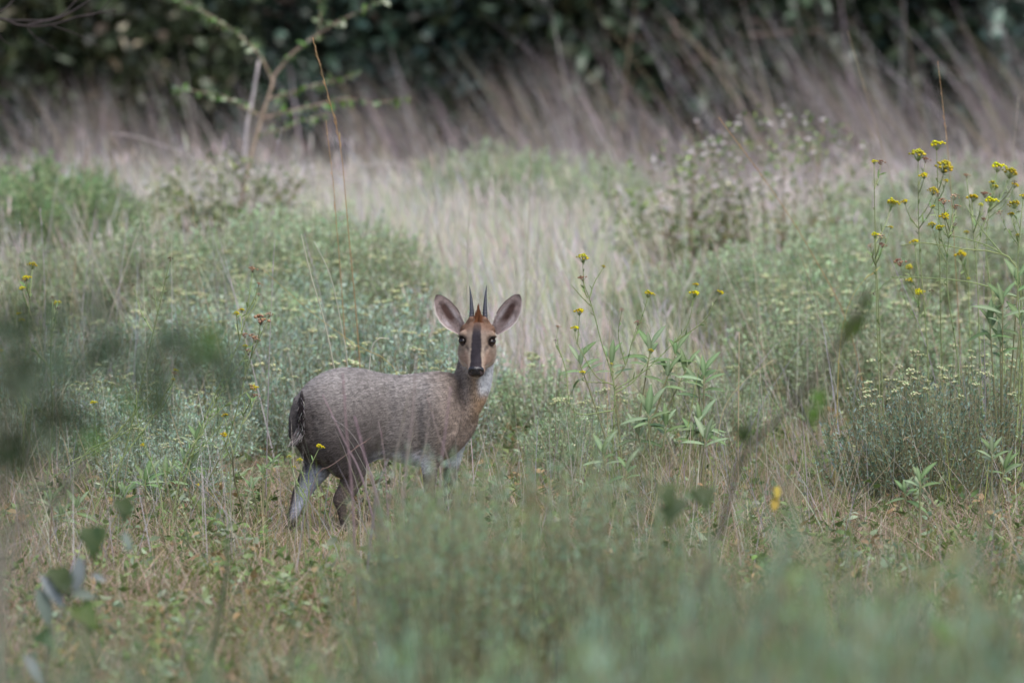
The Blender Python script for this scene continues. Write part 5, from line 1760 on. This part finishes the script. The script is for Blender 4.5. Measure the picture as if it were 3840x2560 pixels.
    # keep eyes and nose pad free
    ok = np.ones(NH, bool)
    for e in eyes:
        ok &= np.linalg.norm(Pp - e, axis=1) > 0.0138
    qh = Pp - h0
    ok &= ~(((qh @ ax) / HL > 0.955) & (np.linalg.norm(qh - np.outer(qh @ ax, ax), axis=1) < 0.04) & (qh[:, 1] < -0.06))
    Pp, Nv = Pp[ok], Nv[ok]
    NH = len(Pp)
    c, D, L, hh = fur(Pp, Nv)
    clump = patch(Pp[:, 0] * 0.8, Pp[:, 2] * 1.3, 330, 4) * 0.6 + patch(Pp[:, 0], Pp[:, 2] * 1.3, 150, 9) * 0.4
    L = L * rng.uniform(0.6, 1.25, NH)
    Dh = D + rng.normal(0, 0.22, (NH, 3)) + Nv * rng.uniform(0.12, 0.5, NH)[:, None]
    Dh /= np.linalg.norm(Dh, axis=1, keepdims=True)
    X = np.cross(Dh, Nv)
    X /= np.linalg.norm(X, axis=1, keepdims=True) + 1e-9
    wd = np.where(hh > 0.5, 0.0009, 0.0014) * rng.uniform(0.7, 1.3, NH)
    tip = Pp + Dh * L[:, None]
    Vh = np.stack([Pp - X * wd[:, None] / 2, Pp + X * wd[:, None] / 2, tip], 1).reshape(-1, 3)
    griz = 0.98 + (rng.normal(0, 0.32, NH) + 0.75 * (clump - 0.5)) * (1 - 0.55 * hh)
    ck = np.clip(c * np.clip(griz, 0.35, 1.75)[:, None], 0, 0.95)
    Ch = np.stack([ck * 0.75, ck * 0.75, ck * 1.12], 1).reshape(-1, 3)
    fo = obj('coat', np_mesh('coat', Vh, np.arange(NH * 3).reshape(-1, 3), np.clip(Ch, 0, 1)), M_FUR, rt)
    fo['kind'] = 'stuff'

    # ---- eyes
    for s, e in zip((-1, 1), eyes):
        look = nx * s * 0.55 + nn * 0.55 + np.array([0, -0.75, 0.0])
        look /= np.linalg.norm(look)
        v, t = ball(np.zeros(3), np.ones(3))
        vv = v * 0.0124
        d = v @ look
        col = np.where((d > 0.955)[:, None], S(8, 7, 8), np.where((d > 0.45)[:, None], S(34, 25, 20), S(16, 13, 12)))
        eo = obj('eye', np_mesh('eye', vv, t, col, True), M_EYE, rt, loc=e - look * 0.0006)
        # lids
        mb = MB()
        a1 = np.cross(look, nn)
        a1 /= np.linalg.norm(a1)
        a2 = np.cross(a1, look)
        ring = []
        for th in np.linspace(0, 2 * math.pi, 25):
            ring.append(look * (0.0080 - 0.0025 * abs(math.cos(th)) ** 3) + a1 * math.cos(th) * 0.0130 + a2 * math.sin(th) * 0.0092)
        tube(mb, ring, 0.0018, S(48, 40, 38), 6, False)
        obj('eyelid', mb.mesh('eyelid', True), M_SKIN, eo)
        lb = MB()
        for th in np.linspace(0.15, math.pi - 0.15, 26):
            p = look * 0.0085 + a1 * math.cos(th) * 0.0136 + a2 * math.sin(th) * 0.0102
            o = a1 * math.cos(th) * 0.8 + a2 * 0.55 + look * 0.5 + nx * s * 0.45
            o /= np.linalg.norm(o)
            tube(lb, [p, p + o * 0.006, p + o * 0.011 + np.array([0, 0, 0.001])], [0.0006, 0.0005, 0.0002], S(30, 26, 26), 3, False)
        obj('eyelash', lb.mesh('eyelash'), M_SKIN, eo)

    # ---- nose pad with nostrils
    v, t = ball(np.zeros(3), np.ones(3))
    nc = Hp(0.985, 0.0, 0.002)
    fwd = np.array([0.0, -1.0, -0.12])
    fwd /= np.linalg.norm(fwd)
    upv = np.array([0, -0.12, 1.0])
    upv -= fwd * (upv @ fwd)
    upv /= np.linalg.norm(upv)
    rx, rz, ry = v[:, 0] * 0.0262, v[:, 2], v[:, 1]
    wz = np.where(rz > 0, 0.0170, 0.0205)
    narrow = 1 - 0.28 * np.clip(-rz, 0, 1) ** 1.5
    pts = np.outer(rx * narrow, [1, 0, 0]) + np.outer(rz * wz, upv) + np.outer(-ry * 0.0165, fwd) * -1
    # nostril pits
    lx = rx * narrow
    lz = rz * wz
    front = (pts @ fwd) > 0
    for s in (-1, 1):
        dd = np.hypot((lx - s * 0.0138) / 0.0062, (lz + 0.003 + 0.25 * (s * lx - 0.0138)) / 0.0068)
        pts -= np.outer(np.exp(-dd ** 2) * front * 0.008, fwd)
    pts -= np.outer(np.exp(-(lx / 0.0022) ** 2) * front * (lz < 0.004) * 0.002, fwd)
    colr = np.tile(S(38, 36, 40), (len(v), 1))
    obj('nose', np_mesh('nose', pts, t, colr, True), M_NOSE, rt, loc=nc)

    # ---- horns
    for (ub, vb, ut, vt) in ((1769, 1196, 1761, 1072), (1819, 1196, 1825, 1069)):
        hb, ht = A(ub, vb, 0.012), A(ut, vt, 0.032)
        n = 46
        tt_ = np.linspace(0, 1, n)
        bow = np.outer(np.sin(tt_ * math.pi) * 0.0022, [1 if ut < 1790 else -1, -1.2, 0])
        pth = hb[None] * (1 - tt_)[:, None] + ht[None] * tt_[:, None] + bow
        rad = 0.0088 * (1 - tt_) ** 0.8 + 0.0004
        rad *= 1 + 0.13 * np.clip(1 - tt_ * 2.4, 0, 1) * np.sin(tt_ * 75)
        mb = MB()
        tube(mb, pth, rad, np.outer(1 - 0.35 * tt_, S(62, 62, 70)), 16)
        obj('horn', mb.mesh('horn', True), M_HORN, rt)

    # ---- ears: cupped leaf, inner side to the viewer
    for s, (ub, vb), (ut, vt) in ((-1, (1737, 1246), (1635, 1106)), (1, (1853, 1246), (1949, 1104))):
        b0, t0 = A(ub, vb, 0.012), A(ut, vt, 0.0)
        d = t0 - b0
        EL = np.linalg.norm(d)
        d /= EL
        face = np.array([-s * 0.12, -1.0, 0.05])
        face -= d * (face @ d)
        face /= np.linalg.norm(face)
        side = np.cross(d, face) * -s          # towards the outer lower edge
        if side[0] * s < 0:
            side = -side
        ns, nt_ = 30, 21
        Vv, Cc = [], []
        for i in range(ns):
            u = i / (ns - 1)
            wdt = 0.0365 * np.interp(u, [0, 0.12, 0.3, 0.5, 0.7, 0.85, 0.95, 1.0], [0.42, 0.62, 0.9, 1.0, 0.88, 0.62, 0.36, 0.06])
            curl = np.interp(u, [0, 0.35, 1.0], [1.5, 0.85, 0.5])
            for j in range(nt_):
                w_ = j / (nt_ - 1) * 2 - 1
                th = w_ * curl
                lat = wdt * math.sin(th) / max(math.sin(curl) if curl < 1.57 else 1.0, 0.3)
                dep_ = -wdt * (math.cos(th) - math.cos(curl)) * 0.75
                p = b0 + d * EL * u + side * (lat + 0.006 * math.sin(u * math.pi)) + face * (dep_ + 0.006)
                Vv.append(p)
                # colour of the inner side
                base = S(152, 136, 134)
                pit = min(1.0, 1.25 * math.exp(-((w_ + 0.1) / 0.34) ** 4 - ((u - 0.55) / 0.24) ** 4))
                col = base * (1 - 0.85 * pit) + S(76, 50, 44) * 0.85 * pit
                pale = math.exp(-((w_ - 0.55) / 0.16) ** 2 - ((u - 0.35) / 0.2) ** 2) + math.exp(-((w_ + 0.55) / 0.18) ** 2 - ((u - 0.4) / 0.25) ** 2)
                pale = min(pale, 1) * 0.7
                col = col * (1 - pale) + S(196, 188, 192) * pale
                rim = max(0, (abs(w_) - 0.86) / 0.14)
                rc = S(212, 204, 200) if w_ > 0 or u < 0.35 else S(96, 82, 78)
                col = col * (1 - rim) + rc * rim
                tipk = max(0, (u - 0.9) / 0.1)
                col = col * (1 - tipk) + S(66, 56, 54) * tipk
                Cc.append(col)
        Vv, Cc = np.array(Vv), np.array(Cc)
        Tt = []
        for i in range(ns - 1):
            for j in range(nt_ - 1):
                a_ = i * nt_ + j
                Tt += [[a_, a_ + 1, a_ + nt_ + 1], [a_, a_ + nt_ + 1, a_ + nt_]]
        emb = MB()
        emb.add(Vv, Tt, Cc)
        # back of the ear
        emb.add(Vv - face * 0.0035, Tt, S(142, 124, 110))
        # hair inside
        n = 2600
        iu, jw = rng.uniform(0.02, 0.96, n), rng.uniform(-1, 1, n)
        ii = (iu * (ns - 1)).astype(int)
        ij = ((jw + 1) / 2 * (nt_ - 1)).astype(int)
        pb = Vv[ii * nt_ + ij] + rng.normal(0, 0.0006, (n, 3))
        cb_ = Cc[ii * nt_ + ij]
        hdv = d * 0.5 + side * (-jw[:, None] * 0.6) + face * 0.35 + rng.normal(0, 0.2, (n, 3))
        hl = np.where((np.abs(jw) > 0.8) | (iu > 0.85), 0.0035, 0.009) * rng.uniform(0.5, 1.3, n)
        xx = np.cross(hdv, face)
        xx /= np.linalg.norm(xx, axis=1, keepdims=True) + 1e-9
        vh = np.stack([pb - xx * 0.0006, pb + xx * 0.0006, pb + hdv * hl[:, None]], 1).reshape(-1, 3)
        ch = np.repeat(np.clip(cb_ * (1 + rng.normal(0.08, 0.34, (n, 1))), 0, 0.95), 3, 0)
        emb.add(vh, np.arange(n * 3).reshape(-1, 3), ch)
        obj('ear', emb.mesh('ear', True), M_FUR, rt)

    # ---- tuft between the horns
    mb = MB()
    for i in range(420):
        bp = Hp(rng.uniform(-0.02, 0.16), rng.normal(0.001, 0.007), 0.046)
        o = np.array([rng.normal(0, 0.13), rng.normal(0.1, 0.15), 1.0])
        Lh = 0.040 * rng.uniform(0.35, 1.0) * math.exp(-((bp[0] - Hp(0, 0.001, 0)[0]) / 0.011) ** 2) + 0.006
        e = bp + o * Lh
        e[0] = e[0] * 0.35 + (Hp(0, 0.001, 0)[0] + 0.35 * (bp[0] - Hp(0, 0.001, 0)[0])) * 0.65
        tube(mb, [bp, (bp + e) / 2, e], [0.0009, 0.0007, 0.0002], jit(S(118, 76, 52), 1, 0.25)[0], 3, False)
    obj('forelock', mb.mesh('forelock'), M_FUR, rt)

    # ---- tail
    tp = spline([A(1140, 1475, -0.085), A(1130, 1515, -0.125), A(1128, 1570, -0.14), A(1128, 1615, -0.142), A(1112, 1650, -0.142)], 18)
    mb = MB()
    tube(mb, tp, np.linspace(0.012, 0.004, 18), S(46, 40, 40), 8)
    for i in range(2600):
        k = rng.integers(0, 17)
        p = tp[k] + rng.normal(0, 0.004, 3)
        sd_ = rng.normal(0, 1)
        o = (tp[min(k + 1, 17)] - tp[max(k - 1, 0)])
        o = o / np.linalg.norm(o) + np.array([sd_ * 0.17, rng.normal(-0.1, 0.15), 0])
        Lh = rng.uniform(0.01, 0.03)
        low = k > 12
        if low:
            o = o + np.array([-0.35, 0, 0.05])
        white = (abs(sd_) > 1.6) or (low and rng.uniform() < 0.55)
        tube(mb, [p, p + o * Lh * 0.5, p + o * Lh + np.array([0, 0, -0.004])], [0.0008, 0.0007, 0.0002], jit(S(158, 152, 152) if white else S(38, 33, 34), 1, 0.15)[0], 3, False)
    obj('tail', mb.mesh('tail'), M_FUR, rt)

    # ---- hooves
    for (u, v, dy, lean) in ((1297, 1990, -0.08, 0.006), (1081, 1984, 0.01, 0.004), (1607, 1983, -0.035, 0.006), (1693, 1976, 0.1, 0.006)):
        p = A(u, v, dy)
        mb = MB()
        for s in (-1, 1):
            c0 = np.array([p[0] - 0.002, p[1] + s * 0.0075, p[2] + 0.012])
            c1 = np.array([p[0] + 0.012 + lean, p[1] + s * 0.008, p[2] - 0.012])
            tube(mb, spline([c0, (c0 + c1) / 2 + [0.003, 0, 0], c1], 6), np.array([0.0095, 0.0108, 0.0115, 0.0115, 0.010, 0.006]), S(44, 38, 36), 9)
        obj('hoof', mb.mesh('hoof', True), M_HORN, rt)
    rng = keep


make_antelope()
